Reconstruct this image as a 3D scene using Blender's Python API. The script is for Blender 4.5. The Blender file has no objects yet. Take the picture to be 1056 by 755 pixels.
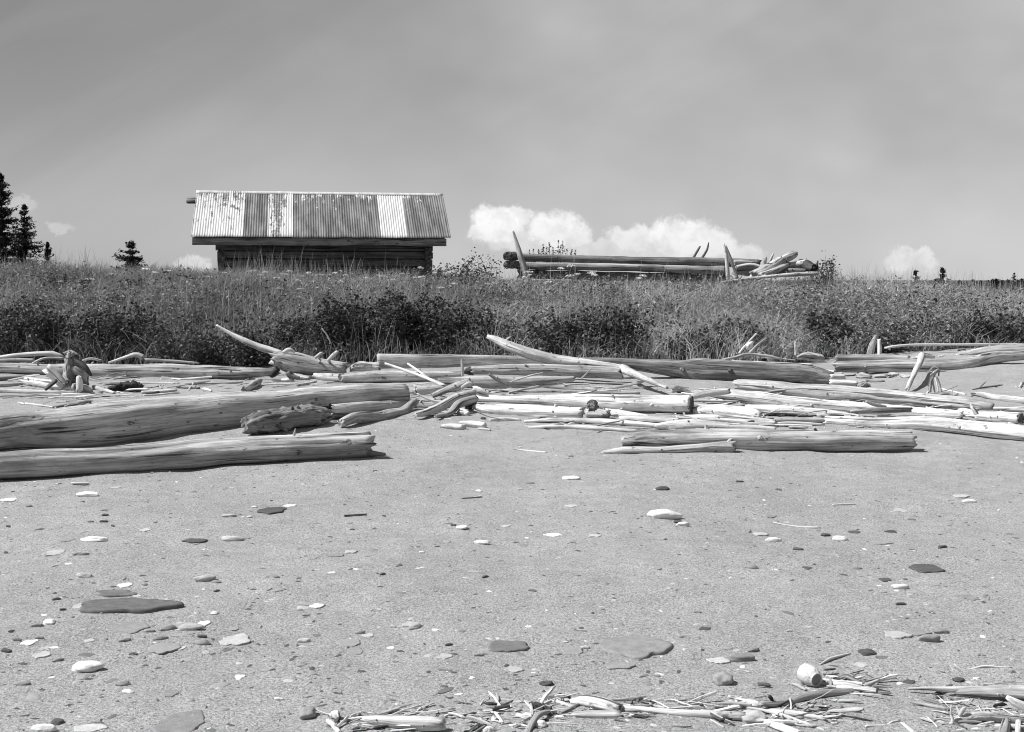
import bpy, math, random
import numpy as np
from mathutils import Vector, noise as mn

random.seed(7)
RNG = np.random.default_rng(11)
sc = bpy.context.scene
col = sc.collection
F, CX, HY, ZC = 1275.0, 528.0, 288.0, 1.5      # focal length in photo pixels, principal column, horizon row, eye height

# ---------------------------------------------------------------- terrain
_tab = RNG.random((64, 64))
def vnoise(x, y):
    x = np.asarray(x, float); y = np.asarray(y, float)
    xi = np.floor(x).astype(int); yi = np.floor(y).astype(int)
    fx = x-xi; fy = y-yi
    fx = fx*fx*(3-2*fx); fy = fy*fy*(3-2*fy)
    a = _tab[xi & 63, yi & 63]; b = _tab[(xi+1) & 63, yi & 63]
    c = _tab[xi & 63, (yi+1) & 63]; d = _tab[(xi+1) & 63, (yi+1) & 63]
    return (a*(1-fx)+b*fx)*(1-fy)+(c*(1-fx)+d*fx)*fy-.5
def sstep(a, b, t):
    t = np.clip((t-a)/(b-a), 0, 1); return t*t*(3-2*t)
def bank_foot(x):
    return 17.35+.9*vnoise(x*.6+3, 0*x+.5)+.25*sstep(4, 8, x)
def terrain(x, y):
    x = np.asarray(x, float); y = np.asarray(y, float)
    s = .03*np.where(y > 8, y-8, 0)
    s = np.minimum(s, .4) - .02*np.clip(2.5-y, 0, 60)
    s = s+.2*sstep(3.5, 6.5, x)*sstep(12.5, 16.5, y)
    near = np.clip(1-(y-20)/8, 0, 1)*(np.abs(x) < 40)
    s = s+near*(.05*vnoise(x*.35, y*.35+7)+.034*vnoise(x*1.3+5, y*1.3)+.02*vnoise(x*3.7, y*3.7+9)+.010*vnoise(x*9, y*9+2))
    H = np.interp(x, [-14, -9, -5.8, -3.1, 0, 3, 6.6, 9.3, 14], [1.46, 1.42, 1.33, 1.2, 1.17, 1.12, 1.1, .98, .9])
    H = H+.1*vnoise(x*.5, y*.35)+.05*vnoise(x*1.4, y*1.1)
    H = H+.22*sstep(24, 26.2, y)*(1-sstep(29, 33, y))*sstep(-1.6, .2, x)*(1-sstep(6.4, 8, x))
    f = bank_foot(x)
    t = sstep(f-.2, f+5.2, y)
    t = .55*t+.45*np.clip((y-f)/5, 0, 1)
    z = s*(1-t)+H*t
    return z-np.clip((y-34)*.012, 0, 1.6)
def tz(x, y): return float(terrain(np.array([x]), np.array([y]))[0])
_Ys = np.concatenate([np.arange(2.2, 14, .01), np.arange(14, 32, .02)])
def hit(px, py):
    xs = (px-CX)/F*_Ys; zs = ZC+(HY-py)/F*_Ys
    g = terrain(xs, _Ys); k = np.nonzero(zs <= g)[0]
    i = k[0] if len(k) else len(_Ys)-1
    return Vector((xs[i], _Ys[i], g[i]))
def at(px, py, Y): return Vector(((px-CX)/F*Y, Y, ZC+(HY-py)/F*Y))

# ---------------------------------------------------------------- node helpers
def newmat(name):
    m = bpy.data.materials.new(name); m.use_nodes = True
    nt = m.node_tree; nt.nodes.clear()
    out = nt.nodes.new('ShaderNodeOutputMaterial')
    return m, nt, out
def N(nt, t, **kw):
    n = nt.nodes.new(t)
    ins = kw.pop('ins', {})
    for k, v in kw.items(): setattr(n, k, v)
    for k, v in ins.items():
        if isinstance(v, bpy.types.NodeSocket): nt.links.new(v, n.inputs[k])
        else: n.inputs[k].default_value = v
    return n
def M(nt, op, a, b=0.0, clamp=False):
    n = N(nt, 'ShaderNodeMath', operation=op, use_clamp=clamp)
    for i, v in enumerate((a, b)):
        if isinstance(v, bpy.types.NodeSocket): nt.links.new(v, n.inputs[i])
        else: n.inputs[i].default_value = v
    return n.outputs[0]
def ramp(nt, fac, stops):
    n = N(nt, 'ShaderNodeValToRGB', ins={0: fac})
    e = n.color_ramp.elements
    while len(e) < len(stops): e.new(.5)
    for q, (p, v) in zip(e, stops):
        q.position = p; q.color = (v, v, v, 1)
    return n.outputs[0]
def mapped(nt, vec, sx, sy, sz):
    return N(nt, 'ShaderNodeVectorMath', operation='MULTIPLY', ins={0: vec, 1: (sx, sy, sz)}).outputs[0]
def nz(nt, vec, scale, detail=4, rough=.6, dist=0):
    return N(nt, 'ShaderNodeTexNoise', ins={'Vector': vec, 'Scale': scale, 'Detail': detail, 'Roughness': rough, 'Distortion': dist}).outputs[0]
def mixv(nt, f, a, b, mode='MIX'):
    n = N(nt, 'ShaderNodeMix', data_type='RGBA', blend_type=mode)
    for k, v in ((0, f), (6, a), (7, b)):
        if isinstance(v, bpy.types.NodeSocket): nt.links.new(v, n.inputs[k])
        elif k == 0: n.inputs[k].default_value = v
        else: n.inputs[k].default_value = (v, v, v, 1)
    return n.outputs[2]
def pbsdf(nt, out, colr, rough=.85, spec=.25, bump=None, bs=.5, bd=.01):
    b = N(nt, 'ShaderNodeBsdfPrincipled')
    if isinstance(colr, bpy.types.NodeSocket): nt.links.new(colr, b.inputs['Base Color'])
    else: b.inputs['Base Color'].default_value = (colr, colr, colr, 1)
    b.inputs['Roughness'].default_value = rough
    b.inputs['Specular IOR Level'].default_value = spec
    if bump is not None:
        bn = N(nt, 'ShaderNodeBump', ins={'Height': bump, 'Strength': bs, 'Distance': bd})
        nt.links.new(bn.outputs[0], b.inputs['Normal'])
    nt.links.new(b.outputs[0], out.inputs[0])
    return b

# ---------------------------------------------------------------- materials
def mat_wood(name, base, contrast=1.0, fib=1.0):
    m, nt, out = newmat(name)
    g = N(nt, 'ShaderNodeAttribute', attribute_name='grain').outputs['Vector']
    r = N(nt, 'ShaderNodeObjectInfo').outputs['Random']
    off = N(nt, 'ShaderNodeCombineXYZ', ins={0: M(nt, 'MULTIPLY', r, 91.), 1: M(nt, 'MULTIPLY', r, 37.), 2: M(nt, 'MULTIPLY', r, 53.)}).outputs[0]
    v = N(nt, 'ShaderNodeVectorMath', operation='ADD', ins={0: g, 1: off}).outputs[0]
    fine = nz(nt, mapped(nt, v, 2.4, 70, 70), 1, 5, .7)
    mid = nz(nt, mapped(nt, v, .8, 17, 17), 1, 4, .6, .3)
    crack = nz(nt, mapped(nt, v, .7, 26, 26), 1, 3, .55, .4)
    blotch = nz(nt, mapped(nt, v, 1.5, 3.5, 3.5), 1, 5, .65)
    spots = nz(nt, mapped(nt, v, 9, 16, 16), 1, 3, .6)
    ck = ramp(nt, crack, [(.0, 0), (.345, .12), (.395, 1)])
    c = ramp(nt, mid, [(.36, base*(1-.45*contrast)), (.5, base), (.64, min(.85, base*(1+.3*contrast)))])
    c = mixv(nt, 1, c, ramp(nt, fine, [(.36, .6), (.5, 1), (.64, 1.22)]), 'MULTIPLY')
    c = mixv(nt, 1, c, ramp(nt, blotch, [(.36, .62), (.5, 1), (.64, 1.2)]), 'MULTIPLY')
    c = mixv(nt, .85, c, ck, 'MULTIPLY')
    c = mixv(nt, 1, c, ramp(nt, spots, [(.30, .35), (.36, 1)]), 'MULTIPLY')
    h = M(nt, 'ADD', M(nt, 'MULTIPLY', fine, .5*fib), M(nt, 'ADD', mid, M(nt, 'MULTIPLY', N(nt, 'ShaderNodeSeparateColor', ins={0: ck}).outputs[0], 1.0)))
    pbsdf(nt, out, c, .85, .2, h, .8, .016)
    return m
WOOD = {'w': mat_wood('bleached_wood', .68, .45), 'p': mat_wood('pale_wood', .54, .65), 'g': mat_wood('grey_wood', .45, .85),
        'm': mat_wood('weathered_wood', .38, .95), 'd': mat_wood('dark_wood', .2, 1.1), 'k': mat_wood('rotten_wood', .06, 1.1), 'b': mat_wood('smooth_grey_wood', .47, .45, .6)}
CABINWOOD = mat_wood('hewn_cabin_wood', .15, 1.3)
BOARDWOOD = mat_wood('fascia_wood', .3, 1.0)
def mat_end():
    m, nt, out = newmat('end_grain')
    g = N(nt, 'ShaderNodeAttribute', attribute_name='grain').outputs['Vector']
    s = N(nt, 'ShaderNodeSeparateXYZ', ins={0: g})
    rr = M(nt, 'SQRT', M(nt, 'ADD', M(nt, 'MULTIPLY', s.outputs[1], s.outputs[1]), M(nt, 'MULTIPLY', s.outputs[2], s.outputs[2])))
    n = nz(nt, g, 18, 4)
    w = M(nt, 'SINE', M(nt, 'ADD', M(nt, 'MULTIPLY', rr, 420.), M(nt, 'MULTIPLY', n, 6.)))
    c = mixv(nt, 1, ramp(nt, w, [(.0, .15), (.6, .24)]), ramp(nt, n, [(.35, .35), (.6, 1)]), 'MULTIPLY')
    pbsdf(nt, out, c, .9, .1, n, .6, .02)
    return m
ENDG = mat_end()

def mat_stone(name, base, var=.25, layered=False):
    m, nt, out = newmat(name)
    tc = N(nt, 'ShaderNodeTexCoord').outputs['Object']
    r = N(nt, 'ShaderNodeObjectInfo').outputs['Random']
    v = N(nt, 'ShaderNodeVectorMath', operation='ADD', ins={0: tc, 1: N(nt, 'ShaderNodeCombineXYZ', ins={0: M(nt, 'MULTIPLY', r, 50.), 1: r, 2: r}).outputs[0]}).outputs[0]
    a = nz(nt, v, 22, 5, .65)
    b = nz(nt, mapped(nt, v, 20, 90, 60) if layered else v, 1 if layered else 130, 4, .7)
    c = ramp(nt, a, [(.3, base*(1-var)), (.5, base), (.7, min(.88, base*(1+var)))])
    c = mixv(nt, 1, c, ramp(nt, b, [(.3, .75), (.55, 1), (.75, 1.1)]), 'MULTIPLY')
    c = mixv(nt, 1, c, ramp(nt, r, [(0, .88), (1, 1.1)]), 'MULTIPLY')
    pbsdf(nt, out, c, .8, .3, M(nt, 'ADD', a, M(nt, 'MULTIPLY', b, .4)), .5, .006)
    return m
STONE = {'w': mat_stone('white_stone', .74, .1), 'p': mat_stone('pale_stone', .48, .18), 'g': mat_stone('grey_stone', .27, .2),
         's': mat_stone('sandy_stone', .3, .12), 'd': mat_stone('dark_stone', .09, .3), 'l': mat_stone('slate', .15, .25, True)}

def mat_ground():
    m, nt, out = newmat('sand_and_soil')
    tc = N(nt, 'ShaderNodeTexCoord').outputs['Object']
    big = nz(nt, tc, .9, 5, .6)
    md = nz(nt, tc, 7, 4, .6)
    g1 = nz(nt, tc, 95, 3, .75)
    g2 = nz(nt, tc, 260, 2, .7)
    vor = N(nt, 'ShaderNodeTexVoronoi', ins={'Vector': tc, 'Scale': 60.})
    dots = ramp(nt, vor.outputs['Distance'], [(.10, 0), (.17, 1)])
    vr = N(nt, 'ShaderNodeSeparateColor', ins={0: vor.outputs['Color']})
    isd = M(nt, 'GREATER_THAN', vr.outputs[0], .86)
    isw = M(nt, 'GREATER_THAN', vr.outputs[1], .94)
    c = ramp(nt, big, [(.3, .34), (.5, .375), (.7, .41)])
    c = mixv(nt, 1, c, ramp(nt, md, [(.3, .9), (.7, 1.08)]), 'MULTIPLY')
    c = mixv(nt, 1, c, ramp(nt, g1, [(.34, .5), (.5, 1), (.66, 1.4)]), 'MULTIPLY')
    c = mixv(nt, 1, c, ramp(nt, g2, [(.3, .55), (.5, 1), (.7, 1.4)]), 'MULTIPLY')
    inv = M(nt, 'SUBTRACT', 1., N(nt, 'ShaderNodeSeparateColor', ins={0: dots}).outputs[0])
    c = mixv(nt, M(nt, 'MULTIPLY', inv, isd), c, .09)
    c = mixv(nt, M(nt, 'MULTIPLY', inv, isw), c, .6)
    mask = N(nt, 'ShaderNodeAttribute', attribute_name='bank').outputs['Fac']
    mk = M(nt, 'ADD', mask, M(nt, 'MULTIPLY', M(nt, 'SUBTRACT', nz(nt, tc, 4, 4), .5), .8))
    mk = ramp(nt, mk, [(.45, 0), (.6, 1)])
    soil = ramp(nt, nz(nt, tc, 12, 5), [(.3, .03), (.7, .09)])
    c = mixv(nt, mk, c, soil)
    h = M(nt, 'ADD', M(nt, 'MULTIPLY', g1, .8), M(nt, 'ADD', M(nt, 'MULTIPLY', md, 1.6), M(nt, 'MULTIPLY', g2, .35)))
    pbsdf(nt, out, c, .95, .1, h, 1.0, .011)
    return m
GROUND = mat_ground()

def mat_leaf(name, dark, light, trans=.25, rough=.6):
    m, nt, out = newmat(name)
    t = N(nt, 'ShaderNodeAttribute', attribute_name='tone').outputs['Fac']
    c = ramp(nt, t, [(0, dark), (.7, (dark+light)/2), (1, light)])
    b = N(nt, 'ShaderNodeBsdfPrincipled', ins={'Base Color': c, 'Roughness': rough, 'Specular IOR Level': .35})
    tr = N(nt, 'ShaderNodeBsdfTranslucent', ins={'Color': c})
    mx = N(nt, 'ShaderNodeMixShader', ins={0: trans, 1: b.outputs[0], 2: tr.outputs[0]})
    nt.links.new(mx.outputs[0], out.inputs[0])
    return m
GRASS = mat_leaf('grass_blades', .13, .68, .42)
STRAW = mat_leaf('dry_stalks', .3, .6, .3, .8)
HERB = mat_leaf('herb_leaves', .10, .5, .25)
SHRUB = mat_leaf('shrub_leaves', .018, .17, .15, .65)
NEEDLE = mat_leaf('spruce_needles', .015, .05, .1)
PETAL = mat_leaf('white_petals', .6, .85, .3, .8)
STEM = mat_leaf('green_stems', .08, .16, 0, .8)
BARK = mat_leaf('bark', .05, .12, 0, .9)

def mat_roof(name, paint, wear, xc=None):
    # corrugated iron; paint: share of white paint left, wear: roughness of the flaked edge
    m, nt, out = newmat(name)
    tc = N(nt, 'ShaderNodeTexCoord').outputs['Object']
    st = nz(nt, mapped(nt, tc, 9, 1.3, 1.3), 1, 5, .6)
    fl = nz(nt, mapped(nt, tc, 12, 3, 3), 1, 7, .72, .5)
    iron = mixv(nt, 1, ramp(nt, st, [(.37, .085), (.5, .145), (.63, .22)]), ramp(nt, nz(nt, tc, 30, 4), [(.3, .8), (.7, 1.15)]), 'MULTIPLY')
    wht = mixv(nt, 1, ramp(nt, st, [(.36, .5), (.6, .66)]), ramp(nt, nz(nt, tc, 40, 3), [(.3, .85), (.6, 1)]), 'MULTIPLY')
    sep = N(nt, 'ShaderNodeSeparateXYZ', ins={0: tc})
    # flaking is worst near the ridge (z up the slope)
    zz = M(nt, 'MULTIPLY', M(nt, 'SUBTRACT', sep.outputs[2], 1.6), wear)
    k = M(nt, 'ADD', fl, zz)
    if xc is not None:
        dx = M(nt, 'ABSOLUTE', M(nt, 'SUBTRACT', sep.outputs[0], xc))
        k = M(nt, 'ADD', k, M(nt, 'MULTIPLY', M(nt, 'SUBTRACT', .14, dx), 1.1))
    f = ramp(nt, k, [(paint-.015, 1), (paint+.015, 0)])
    flake = mixv(nt, f, ramp(nt, nz(nt, tc, 16, 5), [(.35, .06), (.6, .26)]), wht) if wear >= 0 else mixv(nt, f, iron, wht)
    b = pbsdf(nt, out, flake, .6, .4, st, .2, .004)
    return m
ROOF_GREY = mat_roof('bare_corrugated_iron', .28, -.27)
ROOF_WHITE = mat_roof('white_painted_corrugated_iron', .9, .0)
ROOF_FLAKE = mat_roof('flaking_white_corrugated_iron', .6, .16)
ROOF_DARK = mat_roof('stained_corrugated_iron', .2, -.1)
ROOF_MOTTLE = mat_roof('mottled_corrugated_iron', .555, .1, 5.246*(284-197)/266)

# ---------------------------------------------------------------- object helpers
def tag(o, label=None, cat=None, group=None, kind=None):
    if label: o['label'] = label
    if cat: o['category'] = cat
    if group: o['group'] = group
    if kind: o['kind'] = kind
    return o
def link(name, me, mats, loc=(0, 0, 0), parent=None):
    for m in mats: me.materials.append(m)
    o = bpy.data.objects.new(name, me); col.objects.link(o)
    o.location = loc
    if parent: o.parent = parent
    return o
def empty(name, loc, rz=0):
    o = bpy.data.objects.new(name, None); col.objects.link(o)
    o.location = loc; o.rotation_euler = (0, 0, rz); o.empty_display_size = .2
    return o
def mesh_np(name, V, T, tone=None, smooth=False):
    """mesh from numpy arrays: V (n,3), T (m,k) with one polygon size"""
    me = bpy.data.meshes.new(name); k = T.shape[1]
    me.vertices.add(len(V)); me.vertices.foreach_set('co', V.astype(np.float32).ravel())
    me.loops.add(T.size); me.loops.foreach_set('vertex_index', T.astype(np.int32).ravel())
    me.polygons.add(len(T)); me.polygons.foreach_set('loop_start', np.arange(0, T.size, k, dtype=np.int32))
    me.polygons.foreach_set('loop_total', np.full(len(T), k, np.int32))
    if smooth: me.polygons.foreach_set('use_smooth', np.ones(len(T), bool))
    me.update(calc_edges=True)
    if tone is not None:
        a = me.attributes.new('tone', 'FLOAT', 'POINT'); a.data.foreach_set('value', tone.astype(np.float32))
    return me
def mesh_py(name, V, Fc, grain=None, smooth=True, mats=None):
    me = bpy.data.meshes.new(name); me.from_pydata([tuple(v) for v in V], [], Fc); me.update()
    if smooth: me.polygons.foreach_set('use_smooth', [True]*len(me.polygons))
    if grain is not None:
        a = me.attributes.new('grain', 'FLOAT_VECTOR', 'POINT')
        a.data.foreach_set('vector', np.array(grain, np.float32).ravel())
    return me

def catmull(P, n):
    if len(P) == 2: return [P[0].lerp(P[1], i/n) for i in range(n+1)]
    Q = [P[0]*2-P[1]]+P+[P[-1]*2-P[-2]]
    L = [(P[i+1]-P[i]).length for i in range(len(P)-1)]; T = sum(L); out = []
    for i in range(len(P)-1):
        m = max(2, round(n*L[i]/T))
        a, b, c, d = Q[i], Q[i+1], Q[i+2], Q[i+3]
        for j in range(m):
            t = j/m
            out.append(.5*((2*b)+(c-a)*t+(2*a-5*b+4*c-d)*t*t+(3*b-a-3*c+d)*t**3))
    out.append(P[-1].copy()); return out

def tube(P4, m=14, n=28, rough=.09, sq=2.0, wide=1.0, jag=.8, roundend=.85, seed=None, bend=.0):
    """log-like tube; P4 = list of (Vector, radius); returns V, F, grain centred on its middle"""
    seed = random.random()*100 if seed is None else seed
    if rough < .12: rough *= 1.5
    groove = .10 if m >= 36 else 0
    C = catmull([Vector((p.x, p.y, p.z, r)) for p, r in P4], n)
    cen = [Vector(c[:3]) for c in C]; rad = [max(.001, c[3]) for c in C]
    rm = max(rad)
    L = sum((cen[i+1]-cen[i]).length for i in range(len(cen)-1))
    V = []; G = []; Fc = []; s = 0; k = len(cen)
    for i in range(k):
        a = cen[max(0, i-1)]; b = cen[min(k-1, i+1)]; t = (b-a).normalized()
        if i: s += (cen[i]-cen[i-1]).length
        side = t.cross(Vector((0, 0, 1)))
        if side.length < .15: side = t.cross(Vector((0, 1, 0)))
        side.normalize(); up = side.cross(t).normalized()
        lump = 1+rough*1.2*mn.noise(Vector((s*2.2/(.3+rm*4), seed, 3.1)))
        wob = bend*rm
        o = cen[i]+side*(wob*mn.noise(Vector((s*1.4, seed, 9))))+up*(wob*mn.noise(Vector((s*1.4, seed, 19))))
        for j in range(m):
            th = 2*math.pi*j/m; ct, st = math.cos(th), math.sin(th)
            if sq != 2.0:
                q = (abs(ct)**sq+abs(st)**sq)**(-1/sq)
            else: q = 1
            d = 1+rough*mn.noise(Vector((ct*1.7, st*1.7, s*1.6+seed)))+.6*rough*mn.noise(Vector((ct*4, st*4, s*.8+seed)))+.35*rough*mn.noise(Vector((ct*8, st*8, s*5+seed)))
            if groove:
                g1 = abs(mn.noise(Vector((ct*1.1+seed, st*1.1+3, s*.22))))
                g2 = abs(mn.noise(Vector((ct*2.3+seed, st*2.3+8, s*.35))))
                d -= groove*(max(0, 1-g1/.035)+.6*max(0, 1-g2/.04))
            if rough >= .2:
                pp = Vector((ct*1.5+seed, st*1.5, s/max(.01, rm)*.55))
                d += (rough*.9)*(mn.noise(pp*1.7)+.6*mn.noise(pp*4.1)+.35*mn.noise(pp*9))
                d = max(.35, d)
            rr = rad[i]*lump*d*q
            sh = 0
            if i == 0 or i == k-1:
                sh = jag*rad[i]*(1.3*mn.noise(Vector((ct*1.6+7, st*1.6, seed+i)))+.9*mn.noise(Vector((ct*4+7, st*4, seed+i))))
            V.append(o+side*(rr*ct*wide)+up*(rr*st)+t*sh)
            G.append((s, ct*rad[i]*wide, st*rad[i]))
    for i in range(k-1):
        for j in range(m):
            a = i*m+j; b = i*m+(j+1) % m
            Fc.append((a, b, b+m, a+m))
    for (e, sgn) in ((0, -1), (k-1, 1)):
        t = (cen[1]-cen[0]).normalized() if e == 0 else (cen[-1]-cen[-2]).normalized()
        base = e*m; ring = []
        c0 = sum((V[base+j] for j in range(m)), Vector())/m
        for j in range(m):
            V.append(c0+(V[base+j]-c0)*.8+t*sgn*rad[e]*((1-roundend)*.35+.22*min(1, jag)*mn.noise(V[base+j]*(1.5/max(.004, rad[e])))))
            G.append((G[base+j][0]+sgn*.01, G[base+j][1]*.8, G[base+j][2]*.8)); ring.append(len(V)-1)
        V.append(c0+t*sgn*rad[e]*(1-roundend)*.5*(1+.4*mn.noise(c0*9))); G.append((G[base][0], 0, 0)); ci = len(V)-1
        for j in range(m):
            jn = (j+1) % m
            q = (base+j, base+jn, ring[jn], ring[j]) if e else (base+jn, base+j, ring[j], ring[jn])
            Fc.append(q)
            Fc.append((ring[j], ring[jn], ci) if e else (ring[jn], ring[j], ci))
    mid = cen[k//2]
    return [v-mid for v in V], Fc, G, mid, (cen, rad)

WOODGROUP = 'driftwood washed up along the beach'
def w_path(pts, Y=None, lift=0.0):
    out = []
    if Y is None and len(pts) >= 3 and abs(pts[-1][0]-pts[0][0]) > 6:
        # rests on the sand: a stiff log lies straight across the little bumps under it
        hs = [hit(x, y+r) for x, y, r in pts]
        q = np.polyfit([p[0] for p in pts], [h.y for h in hs], 1)
        for (x, y, r), h in zip(pts, hs):
            yy = float(np.polyval(q, x)); yy = .8*yy+.2*h.y; out.append((at(x, y, yy)+Vector((0, 0, lift)), r*yy/F))
        return out
    for i, (x, y, r) in enumerate(pts):
        if Y is None:
            h = hit(x, y+r); rw = r*h.y/F
            c = Vector(((x-CX)/F*h.y, h.y, h.z+rw*.9+lift))
        else:
            yy = Y if not isinstance(Y, (list, tuple)) else Y[0]+(Y[1]-Y[0])*i/max(1, len(pts)-1)
            c = at(x, y, yy); rw = r*yy/F
        out.append((c, rw))
    return out
def w_mesh(name, W, rpx, tone, parent=None, ploc=None, **kw):
    m = 8 if rpx < 2.5 else (14 if rpx < 5 else (26 if rpx < 8 else 40))
    L = sum((W[i+1][0]-W[i][0]).length for i in range(len(W)-1))
    n = int(min(90, max(8, L/max(.02, W[0][1]*.45)))) if rpx > 2.5 else 14
    if kw.get('rough', 0) >= .2: m = max(m, 22); n = max(n, 34)
    V, Fc, G, mid, axis = tube(W, m=m, n=n, **kw)
    me = mesh_py(name, V, Fc, G)
    o = link(name, me, [WOOD[tone] if isinstance(tone, str) else tone], mid if ploc is None else mid-ploc, parent)
    return o, mid, axis
def wood(name, label, cat, pts, tone, Y=None, lift=0.0, kids=(), cut='', group=WOODGROUP, knots=None, **kw):
    W = w_path(pts, Y, lift); rpx = max(p[2] for p in pts)
    kw.setdefault('bend', .12)
    o, mid, (cen, rad) = w_mesh(name, W, rpx, tone, **kw)
    tag(o, label, cat, group)
    for kd in kids:
        kn, kp, kt = kd[:3]; ky = kd[3] if len(kd) > 3 else None
        if ky is None: ky = min(W, key=lambda q: abs(q[0].x/q[0].y*F+CX-kp[0][0]))[0].y
        KW = w_path(kp, ky); w_mesh(kn, KW, max(p[2] for p in kp), kt, o, mid, rough=.12, bend=.4)
    if knots is None: knots = 0 if (rpx < 3.4 or 'sq' in kw or kw.get('rough', 0) >= .3) else (1 if rpx < 5 else 2 if rpx < 8 else 3)
    rk = random.Random(len(label)*7+int(pts[0][0]))
    for q in range(knots):
        i = int(len(cen)*rk.uniform(.12, .88)); t = (cen[min(i+1, len(cen)-1)]-cen[i-1]).normalized()
        sd_ = t.cross(Vector((0, 0, 1)))
        if sd_.length < .2: continue
        sd_.normalize(); up_ = sd_.cross(t)
        if sd_.y > 0: sd_ = -sd_
        an = rk.uniform(-.1, 1.7); dr = (sd_*math.cos(an)+up_*math.sin(an)+t*rk.uniform(-.6, .6)).normalized()
        r_ = rad[i]; k_ = rk.uniform(.13, .24)*r_; ln = rk.uniform(1.06, 1.5)
        w_mesh('branch_stub', [(cen[i]+dr*r_*.7, k_*1.5), (cen[i]+dr*r_*1.0, k_), (cen[i]+dr*r_*ln, k_*.6)], rpx*.35, tone, o, mid, rough=.14, jag=1)
    for e in cut:
        i = 0 if e == 'L' else -1
        t = (cen[0]-cen[1]).normalized() if e == 'L' else (cen[-1]-cen[-2]).normalized()
        c, r = cen[i], rad[i]
        o2 = cut_end(c+t*r*.16, t, r*.93, o, mid, kw.get('sq', 2.0), kw.get('wide', 1.0))
    return o
def cut_end(c, t, r, parent, ploc, sq, wide):
    side = t.cross(Vector((0, 0, 1))).normalized(); up = side.cross(t)
    m = 28; V = []; G = []; Fc = []; sd = random.random()*50
    rings = [1.0, .97, .7, .35]
    for q, f in enumerate(rings):
        for j in range(m):
            th = 2*math.pi*j/m; ct, st = math.cos(th), math.sin(th)
            k = (abs(ct)**sq+abs(st)**sq)**(-1/sq) if sq != 2 else 1
            d = (1+.06*mn.noise(Vector((ct*2, st*2, sd))))*k*f*r
            ax = (-.25*r if q == 0 else r*.12*mn.noise(Vector((ct*3*f, st*3*f, sd))))
            V.append(c+side*(ct*d*wide)+up*(st*d)+t*ax); G.append((sd, ct*d*wide, st*d))
    V.append(c); G.append((sd, 0, 0))
    for q in range(3):
        for j in range(m):
            a = q*m+j; b = q*m+(j+1) % m
            Fc.append((a, b, b+m, a+m))
    for j in range(m): Fc.append((3*m+j, 3*m+(j+1) % m, 4*m))
    me = mesh_py('cut_end', [v-c for v in V], Fc, G, smooth=False)
    return link('cut_end', me, [ENDG], c-ploc, parent)
SKYW, SKYS, CLOUD, VEIL, LOWV, EXPO = (.19, .46, .27), .05, 14.0, .37, .17, 0.48
# ---------------------------------------------------------------- ground
def axis(lo, hi, d0, far, g=1.16):
    a = list(np.arange(lo, hi+1e-6, d0)); st = d0; x = hi; up = []
    while x < far: st *= g; x += st; up.append(x)
    st = d0; x = lo; dn = []
    while x > -far: st *= g; x -= st; dn.append(x)
    return np.array(dn[::-1]+a+up)
def build_ground():
    xs = axis(-13, 13, .075, 2600); ya = [-300, -100, -40, -15, -6, -2, 0, 1.5]
    y = 2.4; st = .02
    while y < 12: ya.append(y); y += st; st = min(.07, st*1.006)
    while y < 26: ya.append(y); y += .09
    st = .1
    while y < 2800: ya.append(y); st *= 1.17; y += st
    ys = np.array(ya); X, Y = np.meshgrid(xs, ys); Z = terrain(X, Y)
    V = np.stack([X, Y, Z], -1).reshape(-1, 3)
    nx, ny = len(xs), len(ys)
    i = (np.arange(ny-1)[:, None]*nx+np.arange(nx-1)[None, :]).ravel()
    T = np.stack([i, i+1, i+nx+1, i+nx], 1)
    me = mesh_np('ground', V, T, smooth=True)
    bk = np.clip((Y-bank_foot(X)+.15)/.9+.2, 0, 1).ravel()
    a = me.attributes.new('bank', 'FLOAT', 'POINT'); a.data.foreach_set('value', bk.astype(np.float32))
    tag(link('ground', me, [GROUND]), kind='structure')
build_ground()

# ---------------------------------------------------------------- cabin
def box_mesh(name, x0, x1, y0, y1, z0, z1, mat, parent, label=None, ax=0, jit=.008, seg=14, bev=.012, loc=(0, 0, 0)):
    """slightly uneven squared timber along x (ax 0), y (1)"""
    L0, L1 = (x0, x1) if ax == 0 else (y0, y1)
    (a0, a1) = (y0, y1) if ax == 0 else (x0, x1)
    sd = random.random()*90; V = []; G = []; Fc = []
    prof = [(a0+bev, z0), (a1-bev, z0), (a1, z0+bev), (a1, z1-bev), (a1-bev, z1), (a0+bev, z1), (a0, z1-bev), (a0, z0+bev)]
    m = len(prof)
    for i in range(seg+1):
        s = L0+(L1-L0)*i/seg
        for j, (a, z) in enumerate(prof):
            da = jit*mn.noise(Vector((s*2.1, sd+j*.3, 1)))*1.6; dz = jit*mn.noise(Vector((s*1.7, sd+j*.3, 5)))*1.6
            V.append((s, a+da, z+dz) if ax == 0 else (a+da, s, z+dz)); G.append((s+sd, a, z))
    flip = ax == 1
    for i in range(seg):
        for j in range(m):
            p = i*m+j; q = i*m+(j+1) % m
            f = (p, p+m, q+m, q); Fc.append(f[::-1] if flip else f)
    Fc.append(tuple(range(m))[::-1] if flip else tuple(range(m)))
    e = tuple(range(seg*m, seg*m+m)); Fc.append(e if flip else e[::-1])
    me = mesh_py(name, V, Fc, G, smooth=False)
    o = link(name, me, [mat], loc, parent)
    if label: o['label'] = label
    return o
TH = math.radians(10)
A = Vector(((197-CX)/F*25, 25, 1.12))
cab = empty('log_cabin', A, TH)
tag(cab, 'small low log cabin with a patched corrugated iron roof on top of the grassy bank', 'cabin')
LW, EZ, RZ, RY = 5.29, 2.38-1.12, 3.39-1.12, 1.5
WX0, WX1, WY0, WY1 = .47, 4.97, .5, 2.5
rows = 7; rh = (1.14-.0)/rows
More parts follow.
